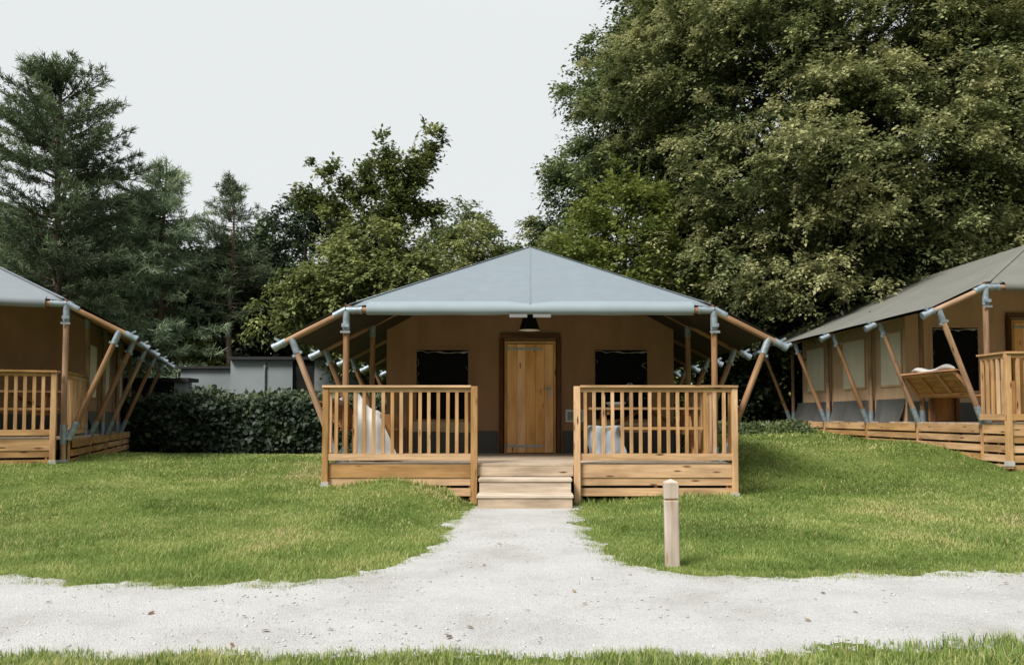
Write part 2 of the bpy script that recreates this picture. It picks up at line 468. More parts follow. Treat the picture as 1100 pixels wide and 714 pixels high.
# gravel track and the path to the steps
FX = [-40, -4.0, -3.25, -2.6, -1.9, -1.35, -1.02, -.92, 1e9]
def far_edge(x):
    xs = [-60, -4.1, -3.6, -2.9, -2.2, -1.6, -1.15, 0.8, 1.1, 1.6, 2.6, 3.6, 60]
    ys = [5.9, 5.72, 5.62, 5.42, 5.40, 5.45, 5.75, 6.1, 5.78, 5.66, 5.74, 5.85, 6.3]
    return np.interp(x, xs, ys)
def near_edge(x):
    return np.interp(x, [-60, -2, 0, 1, 2.2, 60], [3.80, 3.80, 3.83, 3.86, 3.97, 4.3])
def left_edge(y):
    return np.interp(y, [5.4, 5.75, 6.14, 6.6, 7.03, 8.6, 9.4, 10.1], [-1.5, -1.2, -1.02, -.92, -.87, -.86, -.80, -.80])
def right_edge(y):
    return np.interp(y, [5.4, 5.75, 6.0, 6.34, 7.3, 8.6, 9.4, 10.1], [1.15, .98, .82, .68, .57, .56, .60, .62])
def on_path(x, y, grow=0.0):
    n = (fbm(x * 2.6, y * 2.6, 21, 4) - .5) * .34 + (vnoise(x * 14, y * 14, 31) - .5) * .09 + (vnoise(x * 37, y * 37, 33) - .5) * .06
    e = grow + n
    trk = (y < far_edge(x) + e) & (y > near_edge(x) - e)
    foot = (y > 5.2) & (y < 10.05) & (x > left_edge(y) - e) & (x < right_edge(y) + e)
    return trk | foot
def path_grid(x0, x1, y0, y1, st):
    ax = np.arange(x0, x1, st); ay = np.arange(y0, y1, st)
    X, Y = np.meshgrid(ax, ay, indexing='ij')
    keep = on_path(X + st / 2, Y + st / 2)[:-1, :-1]
    rim = on_path(X, Y, -.035)
    Z = H(X, Y) + np.where(rim, .006 + .008 * fbm(X * 2.2, Y * 2.2, 3) + .004 * vnoise(X * 12, Y * 12, 44), .0022)
    n0, n1 = X.shape; I = np.arange(n0 * n1).reshape(n0, n1)
    F = np.stack([I[:-1, :-1], I[1:, :-1], I[1:, 1:], I[:-1, 1:]], -1)[keep]
    u, inv = np.unique(F.ravel(), return_inverse=True)
    return np.stack([X, Y, Z], -1).reshape(-1, 3)[u], inv.reshape(-1, 4)
parts = [path_grid(-4.8, 4.8, 3.5, 7.0, .018), path_grid(-4.8, 4.8, 6.992, 10.2, .03), path_grid(-6, -4.785, 3.5, 7, .03), path_grid(4.794, 6, 3.5, 7, .03), path_grid(-30, -5.95, 3.3, 6.9, .12), path_grid(5.994, 30, 3.3, 6.9, .12)]
V = []; F = []; b = 0
for v, f in parts:
    V.append(v); F.append(f + b); b += len(v)
pt = mesh_np('path', np.concatenate(V), np.concatenate(F), M['gravel'], smooth=True)
tag(pt, kind='structure')

# loose stones on the path
def stones(n, name, xr, yr, smin, smax):
    x = rng.uniform(*xr, n); y = rng.uniform(*yr, n)
    k = on_path(x, y, -.02); x = x[k]; y = y[k]; n = len(x)
    base = np.array([(1, 0, 0), (-1, 0, 0), (0, 1, 0), (0, -1, 0), (0, 0, 1), (0, 0, -1)], float)
    fc = np.array([(0, 2, 4), (2, 1, 4), (1, 3, 4), (3, 0, 4), (2, 0, 5), (1, 2, 5), (3, 1, 5), (0, 3, 5)])
    s = smin + (smax - smin) * rng.random(n) ** 3
    P = base[None] * s[:, None, None] * rng.uniform(.6, 1.3, (n, 6, 1)) * np.array([1, 1, .6])
    a = rng.uniform(0, 6.28, n); ca, sa = np.cos(a)[:, None], np.sin(a)[:, None]
    Q = np.stack([P[..., 0] * ca - P[..., 1] * sa, P[..., 0] * sa + P[..., 1] * ca, P[..., 2]], -1)
    Q += np.stack([x, y, H(x, y) + .013], -1)[:, None, :]
    o = mesh_np(name, Q.reshape(-1, 3), (fc[None] + 6 * np.arange(n)[:, None, None]).reshape(-1, 3), M['stone'])
    return o
st = stones(16000, 'gravel_stones', (-5.5, 5.5), (3.5, 10.3), .003, .013)
tag(st, 'loose pale grey gravel stones scattered over the track and path', 'gravel', kind='stuff')

def dead_leaves(n):
    x = rng.uniform(-5, 5, n); y = rng.uniform(3.8, 8, n) ; k = on_path(x, y); x = x[k]; y = y[k]; n = len(x)
    a = rng.uniform(0, 6.28, n); L = .008 + .022 * rng.random(n) ** 2
    d = np.stack([np.cos(a), np.sin(a), rng.uniform(-.1, .3, n)], -1); s = np.stack([-np.sin(a), np.cos(a), rng.uniform(-.3, .3, n)], -1)
    c = np.stack([x, y, H(x, y) + .022], -1)
    V = np.stack([c - d * L[:, None], c + s * L[:, None] * .5, c + d * L[:, None], c - s * L[:, None] * .5], 1)
    o = mesh_np('leaf_litter', V.reshape(-1, 3), np.arange(4 * n).reshape(-1, 4), M['deadleaf'], attrs={'tint': np.repeat(rng.random(n), 4)})
    tag(o, 'brown dead leaves lying on the pale gravel', 'leaf litter', kind='stuff')
dead_leaves(230)

# ------------------------------------------------------------------ grass
TENTS = []   # filled with (ox,oy,yaw) before grass for masking
def blades(name, x, y, h, w, tint, lean=.55, bend=True):
    n = len(x); a = rng.uniform(0, 2 * np.pi, n)
    d = np.stack([np.cos(a), np.sin(a)], -1); s = np.stack([-d[:, 1], d[:, 0]], -1)
    z = H(x, y) - .004
    l = lean * rng.random(n) * h
    b0 = np.stack([x - s[:, 0] * w / 2, y - s[:, 1] * w / 2, z], -1); b1 = np.stack([x + s[:, 0] * w / 2, y + s[:, 1] * w / 2, z], -1)
    tip = np.stack([x + d[:, 0] * l, y + d[:, 1] * l, z + h * (1 - .25 * rng.random(n))], -1)
    if not bend:
        V = np.stack([b0, b1, tip], 1).reshape(-1, 3); F = np.arange(3 * n).reshape(-1, 3)
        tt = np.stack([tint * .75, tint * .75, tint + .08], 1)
    else:
        mx = x + d[:, 0] * l * .35; my = y + d[:, 1] * l * .35; mz = z + h * .6
        m0 = np.stack([mx - s[:, 0] * w * .38, my - s[:, 1] * w * .38, mz], -1); m1 = np.stack([mx + s[:, 0] * w * .38, my + s[:, 1] * w * .38, mz], -1)
        V = np.stack([b0, b1, m0, m1, tip], 1).reshape(-1, 3)
        k = 5 * np.arange(n)[:, None]
        F = np.concatenate([k + np.array([0, 1, 3]), k + np.array([0, 3, 2]), k + np.array([2, 3, 4])], 0)
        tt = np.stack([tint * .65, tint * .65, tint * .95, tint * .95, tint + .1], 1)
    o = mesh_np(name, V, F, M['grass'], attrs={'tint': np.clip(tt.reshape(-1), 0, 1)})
    return o

def in_tent(x, y):
    k = np.zeros(len(x), bool)
    for ox, oy, yaw in TENTS:
        c, s = math.cos(-yaw), math.sin(-yaw)
        lx = (x - ox) * c - (y - oy) * s; ly = (x - ox) * s + (y - oy) * c
        k |= (np.abs(lx) < 2.6) & (ly > -.3) & (ly < 8)
    return k

def make_lawn():
    xs, ys, hs, ws = [], [], [], []
    for y0, y1, dens, h, w in ((5.2, 6.4, 6800, .050, .0065), (6.4, 8, 4300, .050, .008), (8, 10, 2500, .052, .0105), (10, 12.5, 1250, .055, .014), (12.5, 15.5, 700, .06, .02), (15.5, 20, 260, .07, .035)):
        hw = .66 * y1 + 1.5
        n = int(dens * 2 * hw * (y1 - y0))
        x = rng.uniform(-hw, hw, n); y = rng.uniform(y0, y1, n)
        k = ~on_path(x, y, .0) & ~in_tent(x, y) & ~((np.abs(x + .07) < .62) & (y > 9.75) & (y < 12))
        k &= ~((np.abs(x) < 2.6) & (y > 12))
        # thin, trodden edge next to the gravel and a few bare places
        e = on_path(x, y, .16); k &= ~(e & (rng.random(n) < .30))
        bare = fbm(x * 1.1, y * 1.1, 77) ; k &= ~((bare > .72) & (rng.random(n) < .6))
        x = x[k]; y = y[k]; n = len(x)
        xs.append(x); ys.append(y)
        hv = .84 * h * (.40 + .70 * rng.random(n)) * (.45 + 1.1 * fbm(x * 1.5, y * 1.5, 13, 4))
        edge = in_tent(x * 1.0, y + .35) | in_tent(x - .3 * np.sign(x), y)
        hv = np.where(edge, hv * 1.9, hv)
        hs.append(hv); ws.append(np.full(n, w) * (.7 + .6 * rng.random(n)))
    x = np.concatenate(xs); y = np.concatenate(ys); h = np.concatenate(hs); w = np.concatenate(ws)
    big = fbm(x * .45 + 3, y * .45, 51, 3); mid = fbm(x * 2.2, y * 2.2, 61, 3)
    t = .48 + 1.1 * (big - .5) + .85 * (mid - .5) + .26 * (rng.random(len(x)) - .5) * .65
    # the mown lines and a strip tinted darker as painted shade beside the middle tent
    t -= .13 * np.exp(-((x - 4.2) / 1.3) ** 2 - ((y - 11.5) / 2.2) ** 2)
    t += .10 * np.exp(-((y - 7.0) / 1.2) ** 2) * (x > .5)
    dead = rng.random(len(x)) < .05 + .10 * (fbm(x * .9 + 40, y * .9, 87) > .60)
    t = np.where(dead, .95, t)
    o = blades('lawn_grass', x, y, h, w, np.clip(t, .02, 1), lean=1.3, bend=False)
    tag(o, 'short mown green lawn grass around the tents', 'grass', kind='stuff')

def make_verge():
    n = 150000
    x = rng.uniform(-4.2, 4.2, n); y = rng.uniform(3.3, 4.15, n)
    k = (~on_path(x, y, -.06 + .0)) & (y < near_edge(x) + .10)
    den = fbm(x * 2.3, y * 2.3, 91)
    k &= (rng.random(n) < np.clip((den - .22) * 3.0, .3, 1))
    x = x[k]; y = y[k]; den = den[k]; n = len(x)
    h = (.02 + .055 * rng.random(n)) * (.35 + 1.2 * den) * (1 + .5 * sstep(.8, 2.5, x))
    t = .55 + .5 * (fbm(x * 2, y * 2, 17) - .5) + .35 * (rng.random(n) - .5)
    t = np.where(rng.random(n) < .09, .97, t)
    o = blades('verge_grass', x, y, h, np.full(n, .0042) * (.7 + .7 * rng.random(n)), np.clip(t, 0, 1), lean=.8)
    tag(o, 'longer rough grass along the near edge of the gravel track', 'grass', kind='stuff')

def make_tufts():
    """scattered tufts creeping on to the gravel"""
    m = 1700
    cx = rng.uniform(-5, 5, m); cy = far_edge(cx) + -.26 * rng.random(m) ** 2.2 + .07
    s = rng.random(m)
    side = s < .25
    yy = rng.uniform(5.6, 10, m)
    cx = np.where(side, np.where(s < .125, left_edge(yy) + rng.uniform(-.02, .12, m), right_edge(yy) - rng.uniform(-.02, .12, m)), cx)
    cy = np.where(side, yy, cy)
    ok = side | (cx < -1.2) | (cx > .95)
    cx = cx[ok]; cy = cy[ok]; m = len(cx)
    k = rng.integers(5, 45, m)
    x = np.repeat(cx, k) + rng.normal(0, .035, k.sum()); y = np.repeat(cy, k) + rng.normal(0, .028, k.sum()); n = len(x)
    t = np.repeat(rng.uniform(.3, .75, m), k) + .2 * (rng.random(n) - .5)
    o = blades('grass_tufts', x, y, .012 + .035 * rng.random(n), np.full(n, .0055), np.clip(t, 0, 1), lean=1.1, bend=False)
    tag(o, 'small grass tufts creeping over the edge of the gravel', 'grass', kind='stuff')

# ------------------------------------------------------------------ tents
ZR, SL, HIP = 3.40, .532, 2.5           # ridge height above deck, roof slope, hip run
PX = 2.5                                # post line
FR = [0, 1.8, 3.65, 5.6, 7.6]           # frames along the depth
LEN = 7.6
CAPX = 3.40
WY = 2.5                                # front wall
def rz(x, y):
    a = max(abs(x), HIP - y, (y - (LEN - 1.6)))
    return ZR - SL * a

def railing(root, p0, p1, n, name='railing'):
    """top rail, bottom rail, n balusters between two points on the deck edge"""
    p0 = Vector(p0); p1 = Vector(p1); d = (p1 - p0).normalized(); L = (p1 - p0).length
    nrm = Vector((-d.y, d.x, 0))
    mb = MB()
    mb.plank(p0 + Vector((0, 0, 1.0)), p1 + Vector((0, 0, 1.0)), .105, .028)
    mb.plank(p0 + Vector((0, 0, .9565)), p1 + Vector((0, 0, .9565)), .03, .0585)
    o = mb.build(name, M['larch'], root)
    MB().plank(p0 + Vector((0, 0, .085)), p1 + Vector((0, 0, .085)), .045, .085).build('bottom_rail', M['larch'], o)
    for i in range(n):
        q = p0 + d * (L * (i + .5) / n)
        z0, z1 = .13, .925
        b = MB(); ang = math.atan2(d.y, d.x)
        j = random.uniform(-.004, .004)
        b.box((q.x + d.x * j, q.y + d.y * j, (z0 + z1) / 2), (.043, .03, z1 - z0), (random.uniform(-.004, .004), random.uniform(-.006, .006), ang), axis=2)
        b.build('baluster', M['larch'], o)
    return o

def sq_post(root, x, y, z0, z1, w=.075):
    return MB().box((x, y, (z0 + z1) / 2), (w, w, z1 - z0), ch=.004, axis=2).build('post', M['larch'], root)

def make_tent(o_xy, yaw, zdeck, labels, roof, ground_drop, opening=(-.70, .60), left_rail=True, right_rail=True, skirt_rows=3, side_windows=True, fy=-.40, rx=2.66, rr=None, wallmat='wall', right_window=True):
    rr = rx if rr is None else rr
    ox, oy = o_xy
    t = thing('safari_tent', labels['tent'], 'tent', (ox, oy, zdeck), yaw)
    # ---- roof canvas, with hips and slightly scalloped eaves
    xs = np.arange(-3.375, 3.3751, .125); ys = np.concatenate([[.0], np.arange(.125, LEN + 1.3, .125)])
    def eave(y):
        k = min(range(len(FR) - 1), key=lambda i: abs((FR[i] + FR[i + 1]) / 2 - y))
        if y <= FR[0]: return 3.36
        if y >= FR[-1]: return 3.36
        for a, b in zip(FR[:-1], FR[1:]):
            if a <= y <= b:
                u = (y - a) / (b - a); return 3.36 - .07 * 4 * u * (1 - u)
        return 3.36
    V = []; tri = []
    for i, x in enumerate(xs):
        for j, y in enumerate(ys):
            xx = x * eave(y) / 3.375 if abs(x) > 2.6 else x
            z = rz(xx, max(y, 0)) + .062
            # fabric sags a little between the rafters
            u = 0
            for a, b in zip(FR[:-1], FR[1:]):
                if a <= y <= b: u = 4 * (y - a) / (b - a) * (b - y) / (b - a)
            side = abs(xx) >= HIP - y
            if side: z -= min(1, max(0, (abs(xx) - (HIP - y)) / .7)) * .030 * u * min(1, max(0, (3.3 - abs(xx)) / 1.2 + .25)) * (abs(xx) > .2)
            else: z -= min(1, max(0, (HIP - y - abs(xx)) / .7)) * .018 * math.sin(math.pi * min(1, y / 2.5)) * math.cos(xx * .6)
            if y < .01 and abs(xx) < 2.6: z = rz(xx, 0) + (.050 if abs(xx) < 2.3 else .034)
            V.append((xx, y, z))
    nyy = len(ys)
    for i in range(len(xs) - 1):
        for j in range(nyy - 1):
            a = i * nyy + j; b_ = a + nyy
            left = xs[i] < 0; back = ys[j] > LEN / 2
            if left != back: tri += [(a, b_, b_ + 1), (a, b_ + 1, a + 1)]
            else: tri += [(a, b_, a + 1), (b_, b_ + 1, a + 1)]
    mesh_np('roof_canvas', np.array(V), np.array(tri), M[roof], t, smooth=False)
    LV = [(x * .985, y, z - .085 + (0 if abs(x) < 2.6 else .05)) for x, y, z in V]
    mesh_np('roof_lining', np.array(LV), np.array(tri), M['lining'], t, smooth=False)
    # hem wrapped round the front beam, laced either side of the middle
    zb = rz(PX, 0) - .02
    def hem(u, v):
        x = -2.22 + 4.44 * u
        if v < .3:
            w_ = 1 - v / .3; k_ = 1 - math.exp(-(x / .3) ** 2)
            y = .02 + (.02 + .13 * k_) * w_
            return (x, y, rz(x, y) + .064 - .018 * math.sin(math.pi * y / 2.5) - .004 * w_)
        r = .066 - .010 * math.exp(-(x / .34) ** 2) + .003 * math.sin(x * 7)
        al = R(92) - (v - .3) / .7 * R(205)
        return (x, -r * math.cos(al) - .004, zb + .018 * max(0, math.sin(al)) + r * math.sin(al))
    mb = MB(); mb.sheet(hem, 60, 20)
    mb.build('hem', M['seam'] if roof == 'roof_front' else M[roof], t)
    mb = MB(); mb.sheet(lambda u, v: ((u - .5) * .016, .0 + 2.44 * v, rz(0, 2.44 * v) + .071 - .018 * math.sin(math.pi * v)), 1, 10)
    for s in (-1, 1):
        mb.sheet(lambda u, v, s=s: (s * (2.46 * (1 - v)) + (u - .5) * .05, 2.5 * v + (u - .5) * .05 * s, rz(s * 2.5 * (1 - v), 2.5 * v) + .066), 1, 10)
    mb.build('seam', M[roof], t)
    # ---- front beam, ridge and rafters
    MB().tube([(-PX, 0, zb), (PX, 0, zb)], .042, 12).build('front_beam', M['pole'], t)
    MB().tube([(0, HIP, ZR - .06), (0, LEN - 1.6, ZR - .06)], .05).build('ridge_pole', M['darkpole'], t)
    for s in (-1, 1):
        MB().tube([(s * PX, 0.02, zb + .03), (0, HIP, ZR - .06)], .045).build('hip_rafter', M['darkpole'], t)
        MB().tube([(s * 2.45, .05, zb - .02), (s * 1.5, WY - .05, rz(1.5, WY) - .08)], .035).build('hip_rafter', M['darkpole'], t)
    for k, y in enumerate(FR):
        for s in (-1, 1):
            zc = rz(CAPX, HIP)
            xi = PX if k == 0 else max(.08, HIP - y, y - (LEN - 1.6))
            inner = (s * xi, y, rz(xi, HIP) - .03)
            outer = (s * CAPX, y, zc - .01)
            MB().tube([inner, outer], .042, 12).build('rafter', M['pole'], t)
            dv = (Vector(outer) - Vector((s * PX, y, rz(PX, HIP) - .01))).normalized()
            # steel end cap with clamp
            cp = MB(); O = Vector(outer)
            cp.tube([O - dv * .10, O + dv * .085], .051, 14)
            cp.tube([O + dv * .05, O + dv * .10], [.058, .058], 14)
            cp.box(O + dv * .03 + Vector((0, 0, .075)), (.10, .05, .03), (0, -s * .5, 0))
            cp.build('end_cap', M['steel'], t)
            # post
            gz = ground_drop(s * PX, y)
            px = s * PX
            ptop = rz(PX, HIP) - .03
            po = MB().tube([(px, y, gz - .1), (px, y, ptop)], .042, 12).build('post', M['pole'] if k == 0 else M['darkpole'] if k > 1 and False else M['pole'], t)
            so = MB()
            so.tube([(px, y, ptop - (.26 if k == 0 else .18)), (px, y, ptop + .02)], .0485, 14)
            if k == 0:
                so.tube([(px, y, zb), (px - s * .20, y, zb)], .0485, 14)
                so.box((px, y - .062, ptop - .20), (.10, .02, .05)); so.box((px, y - .062, ptop - .29), (.13, .015, .03))
                q = Vector((px, y, rz(PX, HIP) - .01)); so.tube([q, q + dv * .19], .0485, 14)
                so.tube([(px - s * .19, y, zb), (px - s * .215, y, zb)], .054, 14)
            so.build('steel_bracket', M['steel'], po)
            # brace, from the outrigger down to the foot of the post
            a = Vector((s * 3.235, y, rz(3.235, HIP) - .03)); b_ = Vector((s * (PX + .09), y, .02))
            if k == 0: a.y += .0; b_.y += .0
            br = MB().tube([a, b_], .042, 12).build('brace', M['pole'], t)
            e = (b_ - a).normalized()
            sk = MB(); sk.tube([a - e * .02, a + e * .20], .048, 14)
            sk.box(a + e * .21, (.14, .05, .035), (0, s * .5, 0))
            sk.build('steel_sleeve', M['steel'], br)
            sk = MB(); sk.tube([b_ - e * .24, b_ + e * .06], .049, 14)
            sk.tube([(px, y, -.10), (px, y, .20)], .049, 14)
            sk.box((px + s * .05, y, .03), (.12, .05, .10))
            sk.build('foot_socket', M['steel'], br)
            if gz < -.15:
                MB().box((px, y, gz + .0), (.13, .13, .06)).build('footing', M['concrete'], po)
    # white straps at the middle of the beam
    pl = MB()
    for x0 in (-.29, .03):
        pl.box((x0 + .13, -.082, zb - .085), (.24, .012, .045))
    pl.build('lacing_strip', M['lacing'], t)
    # ---- cabin walls of tan canvas with dark skirt
    W = 2.40; B = LEN - .35
    def topz(x): return rz(x, WY + .05) - .05
    wins = [(-1.93, -1.03), (1.03, 1.95)] if opening is None else [(-1.92, -1.01), (1.06, 1.98)]
    if not right_window: wins = wins[:1]
    wz0, wz1 = .54, 1.74
    door = (-.43, .43); dz = 1.87
    xs_ = sorted({-W, W, 0, wins[0][0], wins[0][1], wins[-1][0], wins[-1][1], door[0], door[1]})
    wl = MB()
    def wallq(xa, xb, za, zb_f):
        wl.quad((xa, WY, za), (xb, WY, za), (xb, WY, zb_f(xb)), (xa, WY, zb_f(xa)))
    for xa, xb in zip(xs_[:-1], xs_[1:]):
        mid = (xa + xb) / 2
        if any(w[0] < mid < w[1] for w in wins):
            wallq(xa, xb, 0.0, lambda x: wz0); wallq(xa, xb, wz1, topz)
        elif door[0] < mid < door[1]:
            wallq(xa, xb, dz, topz)
        else:
            wallq(xa, xb, 0.0, topz)
    # sides and back
    for s in (-1, 1):
        zt = rz(W, HIP) - .05
        wl.quad((s * W, WY, 0), (s * W, B, 0), (s * W, B, zt), (s * W, WY, zt))
    wl.quad((-W, B, 0), (W, B, 0), (W, B, rz(W, HIP) - .05), (-W, B, rz(W, HIP) - .05))
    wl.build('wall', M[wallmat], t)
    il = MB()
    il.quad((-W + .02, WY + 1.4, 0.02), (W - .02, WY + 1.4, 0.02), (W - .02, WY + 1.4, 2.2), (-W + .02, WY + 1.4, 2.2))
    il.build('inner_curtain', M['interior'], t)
    for xa, xb in ((-W, door[0] - .11), (door[1] + .11, W)):
        sk = MB()
        sk.sheet(lambda u, v, xa=xa, xb=xb: (xa + (xb - xa) * u, WY - .012 - .012 * vnoise(u * 7 + xa, v * 2, 4), .37 * v), 12, 3)
        sk.build('skirt', M['skirt'], t)
    for s in (-1, 1):
        for a, b_ in zip(FR[1:-1], FR[2:]):
            ya, yb = max(a + .05, WY + .03), b_ - .05
            sk = MB(); sk.sheet(lambda u, v, ya=ya, yb=yb, s=s: (s * (W + .012 + (.10 + .04 * math.sin(u * 9 + ya)) * (1 - v) ** 1.5), ya + (yb - ya) * u, -.02 + .44 * v - .035 * math.sin(math.pi * u) * (1 - v) + .03 * (1 - v) * math.cos(u * 17)), 16, 8)
            sk.build('skirt', M['skirt'], t)
    # ---- windows of the front wall
    for w0, w1 in wins:
        fr = MB()
        for za in (wz0, wz1):
            fr.box(((w0 + w1) / 2, WY - .006, za), (w1 - w0 + .05, .016, .045))
        for xa in (w0, w1):
            fr.box((xa, WY - .004, (wz0 + wz1) / 2), (.045, .014, wz1 - wz0 - .05))
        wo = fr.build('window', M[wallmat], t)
        MB().quad((w0, WY + .03, wz0), (w1, WY + .03, wz0), (w1, WY + .03, wz1), (w0, WY + .03, wz1)).build('fly_mesh', M['mesh'], wo)
        # crumpled clear blind rolled up; pale tubes stand in for glints on its zip edges
        mb = MB()
        sd = random.randint(0, 99)
        pts = []; rad = []
        for i in range(26):
            u = i / 25
            pts.append((w0 + .03 + (w1 - w0 - .06) * u, WY - .022 - .012 * math.sin(u * 23 + sd), wz1 - .035 - .025 * vnoise(u * 9 + sd, 0, 2) - .018 * math.sin(math.pi * u)))
            rad.append(.004 + .020 * float(vnoise(u * 11 + sd, 3, 8)) ** 2)
        mb.tube(pts, rad, 6)
        mb.build('rolled_blind', M['plastic'], wo)
        for side, xx in ((1, w0 + .022), (-1, w1 - .022)):
            zp = []; zr_ = []
            for i in range(34):
                q = i / 33; sh = float(vnoise(q * 15 + sd, xx, 12)) ** 5
                zp.append((xx + side * .10 * sh, WY - .016, wz1 - .06 - .80 * q + .05 * sh)); zr_.append(.0006 + .008 * sh)
            MB().tube(zp, zr_, 5).build('zip_glint', M['plastic'], wo)
        MB().sheet(lambda u, v: (w0 - .03 + (w1 - w0 + .06) * u, WY - .02 - .02 * math.sin(math.pi * v), wz0 - .02 - .17 * v + .01 * math.sin(u * 6)), 8, 4).build('window_flap', M['flap'], wo)
    # ---- cream side windows
    if side_windows:
        for s in (-1, 1):
            for ya, yb in ((WY + .14, WY + .92), (4.05, 5.05), (5.98, 6.95)):
                fr = MB(); X = s * (W + .006)
                fr.box((X, (ya + yb) / 2, 1.17), (.012, yb - ya, .96))
                wo = fr.build('window', M['creamwin'], t)
                e = MB()
                for za in (.67, 1.67): e.box((X + s * .008, (ya + yb) / 2, za), (.012, yb - ya + .06, .04))
                for yy in (ya, yb): e.box((X + s * .007, yy, 1.17), (.012, .035, .96))
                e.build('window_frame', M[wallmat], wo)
    # ---- door
    fr = MB()
    for s in (-1, 1): fr.box((s * .405, WY - .03, .93), (.04, .07, 1.86))
    fr.box((0, WY - .03, 1.84), (.77, .068, .04))
    fr.build('door_frame', M['doorframe'], t)
    for s in (-1, 1):
        MB().tube([(s * .475, WY - .03, 0), (s * .475, WY - .03, 1.905)], .04, 12).build('door_post', M['darkpole'], t)
    MB().box((0, WY - .02, 1.95), (1.0, .05, .08)).build('door_head', M['darkpole'], t)
    d = MB(); ws = [.17, .15, .165, .155, .15]; x = -.382; tot = sum(ws)
    for i, w in enumerate(ws):
        w = w * .764 / tot
        d.box((x + w / 2, WY - .05, .91), (w - .003, .035, 1.80), ch=.003, axis=2); x += w
    do = d.build('door', M['doorwood'], t)
    hg = MB()
    for z in (.12, 1.73):
        hg.box((-.09, WY - .072, z), (.58, .008, .04)); hg.tube([(-.38, WY - .075, z - .04), (-.38, WY - .075, z + .04)], .011, 8)
        for xx in (-.36, -.2, -.03, .12): hg.tube([(xx, WY - .076, z), (xx, WY - .084, z)], .008, 8)
    hg.build('hinge', M['hinge'], do)
    hd = MB()
    hd.box((.325, WY - .073, 1.02), (.035, .01, .17), ch=.003); hd.tube([(.325, WY - .075, 1.06), (.325, WY - .12, 1.06), (.305, WY - .125, 1.06), (.215, WY - .125, 1.055)], .009, 8)
    hd.tube([(.325, WY - .078, .975), (.325, WY - .084, .975)], .012, 10)
    hd.build('handle', M['hinge'], do)
    # ---- veranda: a thing of its own that the tent stands on
    v = thing('timber_veranda', labels['veranda'], 'veranda', (ox, oy, zdeck), yaw)
    dk = MB(); y = fy + .015
    while y < WY + .1:
        xr_ = 2.6 if y > -.1 else rr - .04; xl_ = 2.6 if y > -.1 else rx - .04
        dk.box(((xr_ - xl_) / 2, y + .07, -.015), (xr_ + xl_, .135, .03)); y += .142
    dk.build('deck_floor', M['deckwood'], v)
    MB().box((0, (WY + LEN) / 2 + .08, -.02), (5.0, LEN - WY, .03)).build('cabin_floor', M['deckwood'], v)
    op = opening
    low = min(ground_drop(-2.7, 0), ground_drop(2.7, 0))
    # end posts at the opening run from rail to ground, corner posts likewise
    sq_post(v, op[0], fy - .01, -zdeck * .0 + low - .12 if ground_drop(0, -.1) > low else ground_drop(0, -.1) - .05, 1.0, .085)
    sq_post(v, op[1], fy - .01, ground_drop(0, -.1) - .05, 1.0, .085)
    for s in (-1, 1):
        sq_post(v, s * (rr if s > 0 else rx), fy, ground_drop(s * (rr if s > 0 else rx), -.1) - .06, .985)
        MB().box((s * (rr if s > 0 else rx), fy, ground_drop(s * (rr if s > 0 else rx), -.1) + .01), (.095, .095, .07)).build('footing', M['concrete'], v)
    railing(v, (-2.70, fy - .005, 0), (op[0] - .045, fy - .005, 0), int(round((2.66 + op[0]) / .122)))
    railing(v, (op[1] + .045, fy - .005, 0), (rr + .04, fy - .005, 0), int(round((rr - op[1]) / .122)))
    for s, on in ((-1, left_rail), (1, right_rail)):
        n = max(1, int((-fy - .06) / .12))
        railing(v, (s * (rr if s > 0 else rx), fy + .04, 0), (s * (rr if s > 0 else rx), -.07, 0), n)
        if on: railing(v, (s * 2.5, .06, 0), (s * 2.5, 1.74, 0), 14)
    # fascia under the deck
    for xa, xb in ((-2.62, op[0] - .05), (op[1] + .05, rr - .04)):
        MB().box(((xa + xb) / 2, fy + .02, -.10), (xb - xa, .035, .165)).build('fascia_board', M['larch'], v)
    MB().box(((op[0] + op[1]) / 2, fy + .02, -.10), (op[1] - op[0] - .10, .03, .13)).build('fascia_board', M['deckwood'], v)
    # slatted skirting
    def slats(pa, pb, rows, nrm):
        pa = Vector(pa); pb = Vector(pb)
        s_ = MB(); z = -.235
        for r in range(rows):
            s_.plank(pa + Vector((0, 0, z)), pb + Vector((0, 0, z)), .03, .10); z -= .137
        s_.build('skirting', M['larch'], v)
        L = (pb - pa).length; k = max(2, int(L / .9))
        for i in range(k + 1):
            q = pa + (pb - pa) * (i / k) + Vector(nrm) * -.032
            bt = MB(); bt.box((q.x, q.y, -.12 - .0685 * rows), (.045, .03, .16 + .137 * rows) if abs(nrm[1]) > .5 else (.03, .045, .16 + .137 * rows), axis=2)
            bt.build('batten', M['larch'], v)
        n_ = Vector(nrm); bq = pa - n_ * .07; br_ = pb - n_ * .07; zt = -.06; zl = -.16 - .137 * rows
        MB().quad(bq + Vector((0, 0, zl)), br_ + Vector((0, 0, zl)), br_ + Vector((0, 0, zt)), bq + Vector((0, 0, zt))).build('gap_shade', M['black'], v)  # black sheet stands in for the shade behind the slat gaps
    slats((-2.62, fy + .03, 0), (op[0] - .05, fy + .03, 0), skirt_rows, (0, -1, 0))
    slats((op[1] + .05, fy + .03, 0), (rr - .04, fy + .03, 0), skirt_rows, (0, -1, 0))
    for s in (-1, 1):
        for a, b_ in zip([fy] + FR[:-1], FR):
            top = MB()
            e_ = 2.60 if a >= 0 else (rr if s > 0 else rx) - .06
            top.box((s * (e_ + .02), (a + b_) / 2, -.09), (.03, b_ - a - .115, .13)); top.build('fascia_board', M['larch'], v)
            xx = s * e_
            slats((xx, a + .058, 0), (xx, b_ - .058, 0), skirt_rows, (s, 0, 0))
    # dark void below: joists
    jb = MB()
